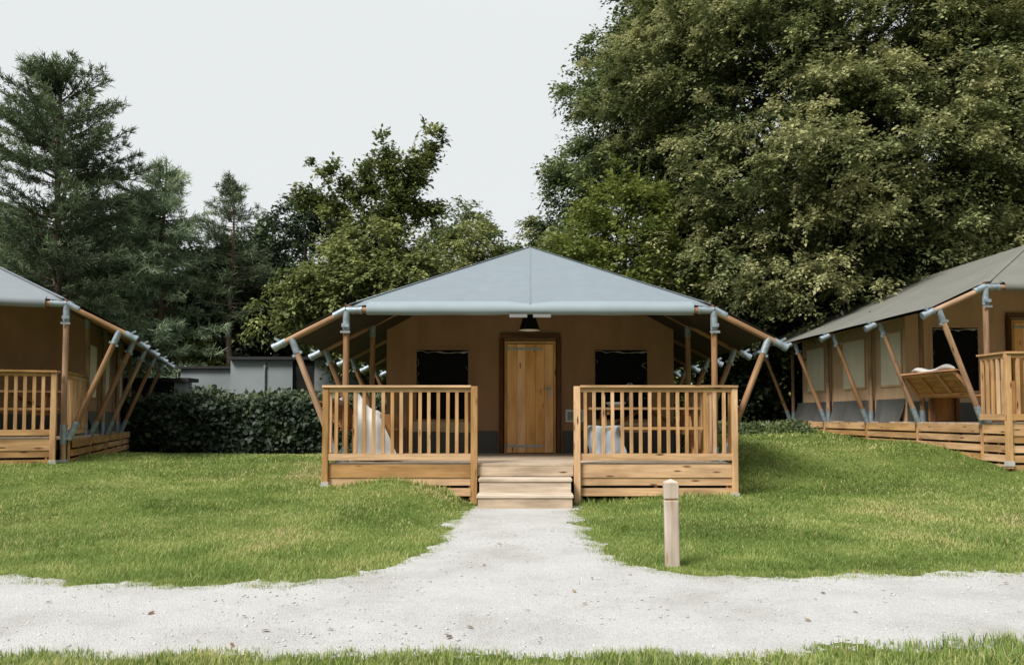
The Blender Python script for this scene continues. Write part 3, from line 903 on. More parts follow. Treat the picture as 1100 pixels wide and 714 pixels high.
    for i in range(9):
        jb.box((-2.4 + i * .6, LEN / 2, -.12), (.05, LEN - .2, .15))
    jb.build('joist', M['darkpole'], v)
    return t, v

def steps(v_xy, yaw, zdeck, x0, x1, rows, label, fy=-.115):
    t = thing('timber_steps', label, 'steps', (v_xy[0], v_xy[1], 0), yaw)
    n = rows; rise = zdeck / (n + 1)
    for i in range(n):
        # i=0 lowest
        z = rise * (i + 1); yb = fy - .30 * (n - i) + .0
        tr = MB().box(((x0 + x1) / 2, yb + .155, z - .018), (x1 - x0 + .03, .34, .036), ch=.004, axis=0).build('tread', M['tread'], t)
        MB().box(((x0 + x1) / 2, yb + .012, (z - rise + z - .036) / 2), (x1 - x0, .024, rise - .036), axis=0).build('riser', M['deckwood'], t)
    sd = MB()
    for xx in (x0 + .02, x1 - .02):
        for i in range(n):
            z = rise * (i + 1); yb = fy - .30 * (n - i)
            sd.box((xx, yb + .165, z - rise / 2 - .02), (.03, .27, rise - .04))
    sd.build('stringer', M['deckwood'], t)
    return t

# positions
C0 = (0.0, 10.78); CY = 0.0; CZ = .525
L_yaw = R(20); L0 = (-7.14 - 2.5 * math.cos(L_yaw), 12.2 - 2.5 * math.sin(L_yaw)); LZD = .81
R_yaw = R(3.2); R0 = (6.90 + 2.5 * math.cos(R_yaw), 12.0 + 2.5 * math.sin(R_yaw)); RZD = 1.04
TENTS += [(*C0, CY), (*L0, L_yaw), (*R0, R_yaw)]
def drop(o, yaw, zd):
    def f(x, y):
        c, s = math.cos(yaw), math.sin(yaw)
        return float(H(o[0] + x * c - y * s, o[1] + x * s + y * c)) - zd
    return f
def to_world(o, yaw, zd, p):
    c, s = math.cos(yaw), math.sin(yaw)
    return (o[0] + p[0] * c - p[1] * s, o[1] + p[0] * s + p[1] * c, zd + p[2])

make_tent(C0, CY, CZ, {'tent': 'large canvas safari tent with pale blue grey roof standing in the middle',
                       'veranda': 'timber veranda of the middle tent, its deck railed on both sides of the steps'},
          'roof_front', drop(C0, CY, CZ), opening=(-.727, .61), left_rail=False, skirt_rows=2)
make_tent(L0, L_yaw, LZD, {'tent': 'canvas safari tent at the left edge, turned, with a row of slanting braces',
                           'veranda': 'railed timber veranda of the tent at the left edge'},
          'roof_grey', drop(L0, L_yaw, LZD), skirt_rows=3, fy=-.20, rr=2.40, right_window=False)
ZR, SL = 3.23, .464
make_tent(R0, R_yaw, RZD, {'tent': 'raised canvas safari tent on the right with olive roof and cream side windows',
                           'veranda': 'raised timber veranda of the right tent with open slatted skirting'},
          'roof_olive', drop(R0, R_yaw, RZD), left_rail=False, skirt_rows=6, fy=-.70, wallmat='wall_skylit')
ZR, SL = 3.40, .532
steps(C0, CY, CZ, -.64, .515, 2, 'two pale wooden steps leading up to the middle tent from the gravel path', fy=-.40)

# short left return of railing beside each hanging bench
# ------------------------------------------------------------------ porch things
def hanging_bench(o, yaw, zd, label):
    """slatted bench whose back leans out over the deck edge between two braces"""
    t = thing('porch_bench', label, 'bench', to_world(o, yaw, zd, (-2.45, .95, 0)), yaw)
    # local frame: x=0 at seat back line, out is -x
    st_ = MB()
    for i in range(4): st_.box((.05 + .13 * i, 0, .42), (.12, 1.50, .025))
    st_.build('seat', M['bench'], t)
    bk = MB(); ang = R(38)
    dv = Vector((-math.sin(ang), 0, math.cos(ang)))
    p = Vector((-.14, 0, .45))
    for i in range(3):
        c = p + dv * (.075 + .135 * i)
        bk.plank(c + Vector((0, -.74, 0)), c + Vector((0, .74, 0)), .128, .022, up=(math.cos(ang), 0, math.sin(ang)))
    b = bk.build('backrest', M['bench'], t)
    fr = MB(); out = Vector((-math.cos(ang), 0, -math.sin(ang))) * .03
    for k in (0.01, .42):
        c = p + dv * k + out
        fr.plank(c + Vector((0, -.76, 0)), c + Vector((0, .76, 0)), .05, .03, up=(math.cos(ang), 0, math.sin(ang)))
    for yy in (-.735, -.25, .25, .735):
        fr.plank(p + out * 1.1 + Vector((0, yy, .0)), p + dv * .43 + out * 1.1 + Vector((0, yy, 0)), .05, .028, up=(math.cos(ang), 0, math.sin(ang)))
    tc = p + dv * .455
    fr.plank(tc + Vector((0, -.78, 0)), tc + Vector((0, .78, 0)), .09, .025)
    fr.build('frame', M['bench'], b)
    for yy in (-.74, .74):
        ar = MB(); ar.box((.26, yy, .33), (.52, .03, .62)); ar.build('end_panel', M['furn'], t)
    for xx in (.04, .48):
        for yy in (-.70, .70):
            MB().box((xx, yy, .20), (.06, .05, .405)).build('leg', M['furndark'], t)
    return t
hanging_bench(C0, CY, CZ, 'brown wooden bench leaning out at the left corner of the middle porch')
hanging_bench(R0, R_yaw, RZD, 'brown wooden bench leaning outward from the side of the right tent')

def cushion(o, yaw, zd, label, y0, y1, amp):
    t_ = MB()
    def fn(u, v):
        a = 2 * math.pi * v
        r = .05 + .03 * float(vnoise(u * 5 + y0, v * 3, 6))
        e = min(1, 6 * u * (1 - u) + .15)
        return (-.37 + math.cos(a) * r * 1.2 * e, y0 + (y1 - y0) * u, .835 + math.sin(a) * r * .75 * e + .03 * math.sin(u * 9))
    t_.sheet(fn, 24, 14)
    ob = t_.build('seat_cushion', M['whitecloth'])
    ob.location = to_world(o, yaw, zd, (-2.45, .95, 0)); ob.rotation_euler = (0, 0, yaw)
    tag(ob, label, 'cushion')
cushion(C0, CY, CZ, 'white cushion lying on the back of the middle porch bench', -.72, .66, 1)
cushion(R0, R_yaw, RZD, 'white cushion lying along the bench at the right tent', -.66, .60, 1)

# white throw draped over the near end of the bench
def throw():
    mb = MB()
    def fn(u, v):
        # u along bench end (x), v from the top falling toward the deck
        x = -2.40 + .34 * u + v * (.03 + .26 * u * u)
        fold = .035 * math.sin(u * 14 + 2 * v) * min(1, v * 2 + .2)
        y = .12 - .06 * min(1, v * 4) + fold - .10 * v * v - .08 * max(0, v - .85) * 6 * u
        z = (0.95 - .34 * u) * (1 - v) + .04 * v + .02 * math.sin(u * 9)
        return (C0[0] + x, C0[1] + y, CZ + max(z, .02 + .01 * math.sin(u * 20)))
    mb.sheet(fn, 26, 22)
    def top(u, v):
        x = -2.40 + .34 * u
        return (C0[0] + x, C0[1] + .12 + .5 * v, CZ + .95 - .34 * u + .02 * math.sin(u * 9) - .22 * v * (1 - u) + .02 * math.sin(v * 8 + u * 5))
    mb.sheet(top, 20, 10)
    o = mb.build('throw_blanket', M['whitecloth'])
    tag(o, 'white throw blanket draped over the end of the porch bench', 'blanket')
throw()

def picnic_table(o, yaw, zd, p, rz_, label):
    W0 = to_world(o, yaw, zd, p)
    t = thing('picnic_table', label, 'picnic table', W0, yaw + rz_, group='wooden picnic tables on the porches')
    tp = MB()
    for i in range(5): tp.box((0, -.32 + .16 * i, .725), (1.72, .15, .032))
    tp.build('tabletop', M['larch'], t)
    for s in (-1, 1):
        b = MB()
        for k in (-.07, .07): b.box((0, s * .66 + k, .44), (1.72, .13, .035))
        b.build('seat', M['larch'], t)
    for s in (-1, 1):
        f = MB()
        f.plank((s * .62, -.62, 0.02), (s * .62, -.22, .70), .09, .04, up=(1, 0, 0)); f.plank((s * .62, .62, 0.02), (s * .62, .22, .70), .09, .04, up=(1, 0, 0))
        f.plank((s * .575, -.72, .39), (s * .575, .72, .39), .09, .04, up=(1, 0, 0)); f.plank((s * .575, -.36, .675), (s * .575, .36, .675), .08, .04, up=(1, 0, 0))
        f.build('leg_frame', M['furn'], t)
        MB().plank((s * .56, -.02, .41), (s * .08, -.02, .69), .05, .04, up=(0, 1, 0)).build('diagonal_brace', M['furndark'], t)
    return t
picnic_table(C0, CY, CZ, (1.72, 1.25, 0), 0, 'wooden picnic table behind the right railing of the middle tent')
picnic_table(L0, L_yaw, LZD, (1.45, 1.2, 0), 0, 'wooden picnic table behind the railing of the left tent')

def blanket():
    mb = MB()
    def fn(u, v):
        w = v * 1.0
        x = .80 + (.44 + .10 * v) * u + .03 * math.sin(v * 9)
        if v < .3: y = .62 - .18 * (v / .3); z = .475
        else: y = .42 - .015 * math.sin(u * 16 + v * 3) * 2; z = .475 - .44 * (v - .3) / .7
        y += .02 * math.sin(u * 19) * (v > .3)
        return (C0[0] + x, C0[1] + y + .02, CZ + z + .006 * math.sin(u * 9))
    mb.sheet(fn, 26, 20)
    o = mb.build('blanket', M['greycloth'])
    tag(o, 'pale grey blanket hanging over the front seat of the picnic table', 'blanket')
blanket()

def lantern():
    x, y, z = 1.50, C0[1] + 1.2, CZ + .741
    t = thing('lantern', 'small dark lantern with ring handle on the picnic table', 'lantern', (x, y, z))
    b = MB(); b.lathe([(.0, 0), (.075, 0), (.08, .015), (.075, .03), (.06, .035)]); b.lathe([(.062, .20), (.07, .205), (.03, .25), (.0, .262)])
    for k in range(4):
        a = k * math.pi / 2 + .4; b.tube([(.065 * math.cos(a), .065 * math.sin(a), .03), (.065 * math.cos(a), .065 * math.sin(a), .205)], .005, 6)
    b.build('frame', M['black'], t)
    MB().lathe([(.05, .035), (.055, .06), (.055, .17), (.045, .2)]).build('glass', M['bglass'], t)
    r = MB(); r.tube([(.06 * math.cos(a), 0, .30 + .065 * math.sin(a)) for a in [i * math.pi * 2 / 20 - math.pi / 2 for i in range(21)]], .006, 6)
    r.build('handle', M['hinge'], t)
lantern()
def bowl():
    o = MB().lathe([(0.0, .0), (.07, .0), (.14, .05), (.155, .08), (.145, .08), (.12, .05), (.0, .012)], n=24).build('bowl', M['whitepaint'])
    o.location = (1.28, C0[1] + 1.15, CZ + .741)
    tag(o, 'pale shallow bowl beside the lantern on the picnic table', 'bowl')
bowl()
def notice():
    t = thing('notice_panel', 'white notice panel fixed to the wall right of the door', 'notice', (.74, C0[1] + WY - .02, CZ + .62))
    MB().box((0, 0, 0), (.30, .02, .21), ch=.003).build('board', M['whitepaint'], t)
    MB().box((0, -.0125, -.005), (.24, .004, .14)).build('sheet', M['greycloth'], t)
notice()

def pendant():
    t = thing('pendant_lamp', 'black dome pendant lamp hanging above the door of the middle tent', 'lamp', (-.01, C0[1] + .95, CZ + 1.88))
    MB().lathe([(.0, .30), (.03, .30), (.035, .26), (.065, .24), (.10, .18), (.145, .03), (.165, .0)], n=28).build('lamp_shade', M['black'], t)
    MB().lathe([(.158, .002), (.135, .03), (.09, .17), (.0, .20)], n=28).build('reflector', M['lampwhite'], t)
    MB().lathe([(.0, .0), (.03, .012), (.042, .05), (.03, .09), (.018, .12), (.018, .19)], n=16).build('bulb', M['lampwhite'], t)
    MB().tube([(0, 0, .29), (0, .0, rz(0, .95) - 1.86 + .03)], .006, 6).build('cord', M['black'], t)
pendant()

# bollard
def bollard():
    x, y = 1.08, 6.10
    z = float(H(x, y))
    t = thing('wooden_bollard', 'short square wooden post standing in the grass beside the gravel path', 'post', (x, y, z), R(-6))
    t.rotation_euler = (R(.6), R(-.8), R(-5))
    b = MB(); b.box((0, 0, .225), (.108, .108, .55), ch=.006, axis=2); b.build('shaft', M['post'], t)
    MB().box((0, 0, .5065), (.092, .092, .011)).build('groove', M['furn'], t)
    h = MB(); w = .055
    h.box((0, 0, .573), (.112, .112, .122), ch=.005, axis=2)
    a = .053; zt = .634
    for (p, q) in (((-a, -a), (a, -a)), ((a, -a), (a, a)), ((a, a), (-a, a)), ((-a, a), (-a, -a))):
        h._add([(p[0], p[1], zt), (q[0], q[1], zt), (0, 0, zt + .026)], [(0, 1, 2)], [(p[0], p[1], zt), (q[0], q[1], zt), (0, 0, zt + .02)], False)
    h.build('head', M['post'], t)
bollard()

# ------------------------------------------------------------------ low grey building behind the hedge
def building():
    y = 21.0
    t = thing('flat_roof_building', 'low grey flat roofed building behind the hedge', 'building', (-7.4, y, .2))
    t.location = (0, 0, 0)
    def bx(x0, x1, y0, y1, z0, z1, name, mat, par=t):
        return MB().box(((x0 + x1) / 2, (y0 + y1) / 2, (z0 + z1) / 2), (x1 - x0, y1 - y0, z1 - z0)).build(name, M[mat], par)
    bx(-9.30, -7.92, 21.15, 24, 0, 2.40, 'wall', 'bgrey2')
    bx(-7.917, -6.28, 21.0, 24, 0, 2.62, 'wall', 'bgrey')
    bx(-6.277, -5.70, 21.12, 24, 0, 2.575, 'wall', 'bdark')
    bx(-5.697, -3.0, 21.0, 24, 0, 2.62, 'wall', 'bcream')
    r = bx(-9.38, -7.92, 21.05, 24.1, 2.403, 2.46, 'roof', 'bdark')
    r2 = bx(-7.917, -2.9, 20.85, 24.1, 2.623, 2.70, 'roof', 'bdark')
    dp = MB(); dp.tube([(-7.0, 20.965, .1), (-7.0, 20.965, 2.58)], .028, 8)
    for z in (1.2, 2.45): dp.box((-7.0, 20.97, z), (.09, .05, .03))
    dp.build('downpipe', M['bgrey2'], t)
    w = MB()
    for x in (-6.26, -5.73): w.box((x, 21.09, 1.7), (.05, .06, 1.75))
    w.box((-6.0, 21.09, 2.50), (.5, .06, .06)); w.box((-6.0, 21.09, .85), (.5, .06, .06))
    wo = w.build('window', M['bdark'], t)
    MB().quad((-6.24, 21.10, .88), (-5.75, 21.10, .88), (-5.75, 21.10, 2.47), (-6.24, 21.10, 2.47)).build('pane', M['bglass'], wo)
building()
def outhouse():
    t = thing('shed', 'small dark shed with pale corner wall beside the left tent', 'shed', (0, 0, 0))
    def bx(x0, x1, y0, y1, z0, z1, name, mat, par=t):
        return MB().box(((x0 + x1) / 2, (y0 + y1) / 2, (z0 + z1) / 2), (x1 - x0, y1 - y0, z1 - z0)).build(name, M[mat], par)
    bx(-11.6, -9.16, 20.75, 22.8, 0, 2.02, 'wall', 'bnavy')
    bx(-9.155, -8.85, 20.45, 20.8, 0, 2.02, 'corner_wall', 'bcream')
    bx(-11.7, -8.75, 20.35, 21.0, 2.023, 2.12, 'roof', 'bdark')
outhouse()

# ------------------------------------------------------------------ vegetation
def nrm(v): return v / np.maximum(np.linalg.norm(v, axis=-1, keepdims=True), 1e-9)

def leaf_mesh(name, P, D, U, size, tint, mat, parent, asp=.55, fold=True):
    """one small pointed leaf per row: P base, D direction, U surface normal"""
    n = len(P)
    D = nrm(D); S = nrm(np.cross(D, U)); U = np.cross(S, D)
    L = size[:, None]
    mid = P + D * L * .48
    l = mid + S * L * asp * .5 + U * L * .06
    r = mid - S * L * asp * .5 + U * L * .06
    tip = P + D * L - U * L * .10
    V = np.stack([P, r, tip, l], 1).reshape(-1, 3)
    F = np.arange(4 * n).reshape(-1, 4)
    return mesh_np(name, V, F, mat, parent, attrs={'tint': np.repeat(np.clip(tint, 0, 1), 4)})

def sprays(C, D, r, ntw, nlf, leaf, rg, droop=.35, base_tint=None, spread=.75, flat=.5, tipgain=.25):
    """clumps at C heading along D; each is a fan of drooping twigs with leaves. returns arrays"""
    n = len(C)
    D = nrm(D)
    td = D[:, None, :] + rg.normal(0, spread, (n, ntw, 3)) * np.array([1, 1, flat])
    td = nrm(td)
    tl = r[:, None] * rg.uniform(.65, 1.35, (n, ntw))
    s = (np.arange(nlf) + rg.random((n, ntw, nlf))) / nlf
    s = .12 + .9 * s
    P = C[:, None, None, :] + td[:, :, None, :] * (tl[:, :, None] * s)[..., None]
    P[..., 2] -= droop * tl[:, :, None] * s ** 2
    P += rg.normal(0, 1, P.shape) * (leaf * .45)
    ang = rg.normal(0, .9, (n, ntw, nlf))
    LD = td[:, :, None, :] * np.cos(ang)[..., None] + nrm(np.cross(td, np.array([0, 0, 1.])))[:, :, None, :] * np.sin(ang)[..., None]
    LD[..., 2] -= droop * s * 1.2
    LD += rg.normal(0, .25, P.shape)
    U = np.array([0, 0, 1.]) + rg.normal(0, .45, P.shape) + .35 * td[:, :, None, :]
    bt = (base_tint if base_tint is not None else np.full(n, .5))
    t = bt[:, None, None] + tipgain * (s - .5) + rg.normal(0, .06, (n, ntw, nlf))
    return P.reshape(-1, 3), LD.reshape(-1, 3), U.reshape(-1, 3), t.reshape(-1)

def trunk_mesh(H_, r0, limbs, lean=(0, 0), seed=0, limb_r=.05, start=.15):
    rg = random.Random(seed)
    mb = MB()
    pts = []; rad = []
    for i in range(9):
        u = i / 8
        pts.append((lean[0] * u + .10 * math.sin(u * 5 + seed), lean[1] * u + .08 * math.sin(u * 4 + seed * 2), H_ * u - .15)); rad.append(r0 * (1.25 if i == 0 else 1) * (1 - u * .82))
    mb.tube(pts, rad, 9)
    for e in limbs:
        e = Vector(e)
        u = min(.93, max(start, (e.z / H_) * rg.uniform(.55, .8)))
        k = u * 8; i = min(7, int(k)); f = k - i
        a = Vector(pts[i]).lerp(Vector(pts[i + 1]), f)
        rr = r0 * (1 - u * .82) * .5
        m1 = a.lerp(e, .35) + Vector((rg.uniform(-.2, .2), rg.uniform(-.2, .2), rg.uniform(0, .25)))
        m2 = a.lerp(e, .7) + Vector((rg.uniform(-.2, .2), rg.uniform(-.2, .2), rg.uniform(0, .3)))
        mb.tube([a, m1, m2, e], [rr, rr * .7, rr * .42, rr * .15], 6, caps=False)
    return mb

def broadleaf(label, loc, prof, nclump, cr, leaf, mat, seed, trunk_r=.25, droop=.35, ntw=7, nlf=13, front=.0, lobes=.25, group=None, inner=.18, up=.15, extra=None, tintvar=.16, lo_tint=.35, hi_tint=.65, name='broadleaf_tree', boughs=0, bough_r=1.2, btint=.06, asp=.55, nlimb=26, theta_rng=None, tip=.25):
    """prof: list of (z, radius)"""
    rg = np.random.default_rng(seed)
    t = thing(name, label, 'tree', loc, 0, group)
    zs = np.array([p[0] for p in prof]); rs = np.array([p[1] for p in prof])
    # heights weighted by radius
    zz = np.linspace(zs[0], zs[-1], 300); w = np.interp(zz, zs, rs) + .25; cdf = np.cumsum(w); cdf /= cdf[-1]
    z = np.interp(rg.random(nclump), cdf, zz)
    th = rg.uniform(0, 2 * np.pi, nclump)
    if front > 0:
        k = rg.random(nclump) < front
        th = np.where(k, -np.pi / 2 + rg.uniform(-1.75, 1.75, nclump), th)
    lob = 1 + lobes * (fbm(np.cos(th) * 1.6 + 5 + seed, np.sin(th) * 1.6 + z * .55, seed, 3) - .5) * 2.2
    R_ = np.interp(z, zs, rs) * lob
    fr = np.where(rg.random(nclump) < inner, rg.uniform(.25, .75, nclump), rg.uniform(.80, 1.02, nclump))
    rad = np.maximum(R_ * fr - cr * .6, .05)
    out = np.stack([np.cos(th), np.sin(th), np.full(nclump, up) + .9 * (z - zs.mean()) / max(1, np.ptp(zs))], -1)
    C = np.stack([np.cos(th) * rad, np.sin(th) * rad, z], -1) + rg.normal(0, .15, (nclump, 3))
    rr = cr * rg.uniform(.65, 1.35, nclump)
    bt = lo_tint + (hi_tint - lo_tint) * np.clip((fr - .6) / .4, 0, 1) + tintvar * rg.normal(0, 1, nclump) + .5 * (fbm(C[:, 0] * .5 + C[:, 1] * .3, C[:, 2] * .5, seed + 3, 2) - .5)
    if boughs:
        zb_ = np.interp(rg.random(boughs), cdf, zz); tb = -np.pi / 2 + rg.uniform(-1.9, 1.9, boughs) if front > 0 else rg.uniform(0, 2 * np.pi, boughs)
        lobb = 1 + lobes * (fbm(np.cos(tb) * 1.6 + 5 + seed, np.sin(tb) * 1.6 + zb_ * .55, seed, 3) - .5) * 2.2
        rb = np.maximum(np.interp(zb_, zs, rs) * lobb * rg.uniform(.86, 1.06, boughs) - cr * .5, .3)
        bo = np.stack([np.cos(tb), np.sin(tb), np.full(boughs, -.12) + .5 * (zb_ - zs.mean()) / np.ptp(zs)], -1); bo = nrm(bo)
        bs = np.stack([-np.sin(tb), np.cos(tb), 0 * tb], -1); bu = np.cross(bo, bs); bu *= np.sign(bu[:, 2:3])
        npb = max(3, int(nclump * .80 / boughs)); ib = np.repeat(np.arange(boughs), npb); m = len(ib)
        ln = bough_r * rg.uniform(.6, 1.4, boughs)[ib]
        a_ = rg.uniform(-1.3, .35, m); b_2 = rg.normal(0, .42, m) * (1.0 - .35 * a_); c_ = rg.normal(0, .19, m) - .28 * b_2 ** 2
        BC = np.stack([np.cos(tb) * rb, np.sin(tb) * rb, zb_], -1)[ib] + bo[ib] * (a_ * ln)[:, None] + bs[ib] * (b_2 * ln)[:, None] + bu[ib] * (c_ * ln)[:, None]
        kk = nclump - m
        if kk > 0:
            sel = rg.choice(nclump, kk, replace=False); C = np.concatenate([C[sel] * np.array([.93, .93, 1]), BC]); bt = np.concatenate([bt[sel] - .26, (lo_tint + hi_tint) / 2 + btint + (rg.normal(0, .13, boughs))[ib] + .85 * c_ + .12 * a_])  # bough tops lighter, undersides and filler darker: self-shadow painted into the tint
            out = np.concatenate([out[sel], bo[ib] + bs[ib] * b_2[:, None] * .9 + np.array([0, 0, .25])]); rr = np.concatenate([rr[sel], cr * .62 * rg.uniform(.7, 1.3, m)])
    if extra is not None:
        E, ED, Er, Et = extra
        C = np.concatenate([C, E]); out = np.concatenate([out, ED]); rr = np.concatenate([rr, Er]); bt = np.concatenate([bt, Et])
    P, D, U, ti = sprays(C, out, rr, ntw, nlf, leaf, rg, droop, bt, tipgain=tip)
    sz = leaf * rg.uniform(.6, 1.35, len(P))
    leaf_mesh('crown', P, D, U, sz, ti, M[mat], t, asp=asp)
    idx = rg.choice(len(C), min(nlimb, len(C)), replace=False)
    tm = trunk_mesh(zs[-1] * .93, trunk_r, [tuple(C[i]) for i in idx], seed=seed)
    tm.build('trunk', M['bark'], t)
    return t

def needles(name, P, D, k, L, w, tint, mat, parent, rg, spread=.8):
    n = len(P)
    d = nrm(D[:, None, :] + rg.normal(0, spread, (n, k, 3)))
    P0 = np.repeat(P[:, None, :], k, 1) + rg.normal(0, L * .18, (n, k, 3))
    s = nrm(np.cross(d, rg.normal(0, 1, (n, k, 3))))
    ln = L * rg.uniform(.6, 1.25, (n, k, 1))
    V = np.stack([P0 - s * w / 2, P0 + s * w / 2, P0 + d * ln + s * w * .2, P0 + d * ln - s * w * .2], 2).reshape(-1, 3)
    m = n * k
    tt = np.repeat(tint[:, None], k, 1) + rg.normal(0, .08, (n, k))
    tt = np.stack([tt - .12, tt - .12, tt + .1, tt + .1], -1)
    mesh_np(name, V, np.arange(4 * m).reshape(-1, 4), mat, parent, attrs={'tint': np.clip(tt.reshape(-1), 0, 1)})

def conifer(label, loc, H_, prof, whorl, nb, mat, seed, trunk_r, slope0, slope1, L=.17, k=12, w=.022, droop=0.0, curl=.25, step=.16, irregular=.3, side=.5, bark='pinebark', group=None, gap=0.0):
    """prof (t in 0..1 from lowest branch to tip -> radius)"""
    rg = np.random.default_rng(seed)
    t = thing('conifer_tree', label, 'tree', loc, 0, group)
    pz = np.array([p[0] for p in prof]); pr = np.array([p[1] for p in prof])
    mb = MB()
    mb.tube([(.06 * math.sin(i * .9 + seed), .05 * math.sin(i * 1.3), H_ * i / 10 - (.2 if i == 0 else 0)) for i in range(11)], [trunk_r * (1 - .092 * i) for i in range(11)], 9)
    P = []; D = []; T = []
    z = pz[0]
    while z < pz[-1] - .1:
        u = (z - pz[0]) / (pz[-1] - pz[0])
        for b in range(nb):
            if rg.random() < gap: continue
            a = rg.uniform(0, 2 * np.pi)
            Lb = np.interp(z, pz, pr) * (1 + irregular * rg.normal()); Lb = max(.2, Lb)
            sl = slope0 + (slope1 - slope0) * u + rg.normal(0, .10)
            d = np.array([math.cos(a) * math.cos(sl), math.sin(a) * math.cos(sl), math.sin(sl)])
            sd = np.array([-math.sin(a), math.cos(a), 0])
            z0 = z + rg.uniform(-.15, .15)
            npt = max(3, int(Lb / step))
            tint0 = .45 + .16 * rg.normal()
            pts = []
            for i in range(npt + 1):
                s = i / npt
                p = np.array([0, 0, z0]) + d * Lb * s; p[2] += (curl * s * s - droop * s) * Lb
                pts.append(p)
                if s < .18: continue
                wd = side * Lb * (1.05 - s) * (.35 + .65 * s) + .08
                for q in (-1, 1):
                    m = max(1, int(wd / step))
                    for j in range(m):
                        o = (j + rg.random()) / m * wd
                        pp = p + sd * q * o + d * o * .5 + rg.normal(0, .05, 3); pp[2] += rg.uniform(-.06, .05) - droop * o * .4 + curl * o * .3
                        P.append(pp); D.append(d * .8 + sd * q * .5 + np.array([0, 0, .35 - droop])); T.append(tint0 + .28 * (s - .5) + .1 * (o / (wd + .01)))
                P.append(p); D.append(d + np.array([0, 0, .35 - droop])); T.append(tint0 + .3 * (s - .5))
            if Lb > .5:
                mb.tube([tuple(pts[0]), tuple(pts[len(pts) // 2]), tuple(pts[-1])], [trunk_r * .22 * (1 - .6 * u), trunk_r * .14 * (1 - .6 * u), .008], 5, caps=False)
        z += whorl * (1 - .35 * u)
    # leader
    for i in range(6):
        P.append(np.array([0, 0, H_ - .12 * i])); D.append(np.array([0, 0, 1.])); T.append(.6)
    needles('crown', np.array(P), np.array(D), k, L, w, np.array(T), M[mat], t, rg)
    mb.build('trunk', M[bark], t)
    return t

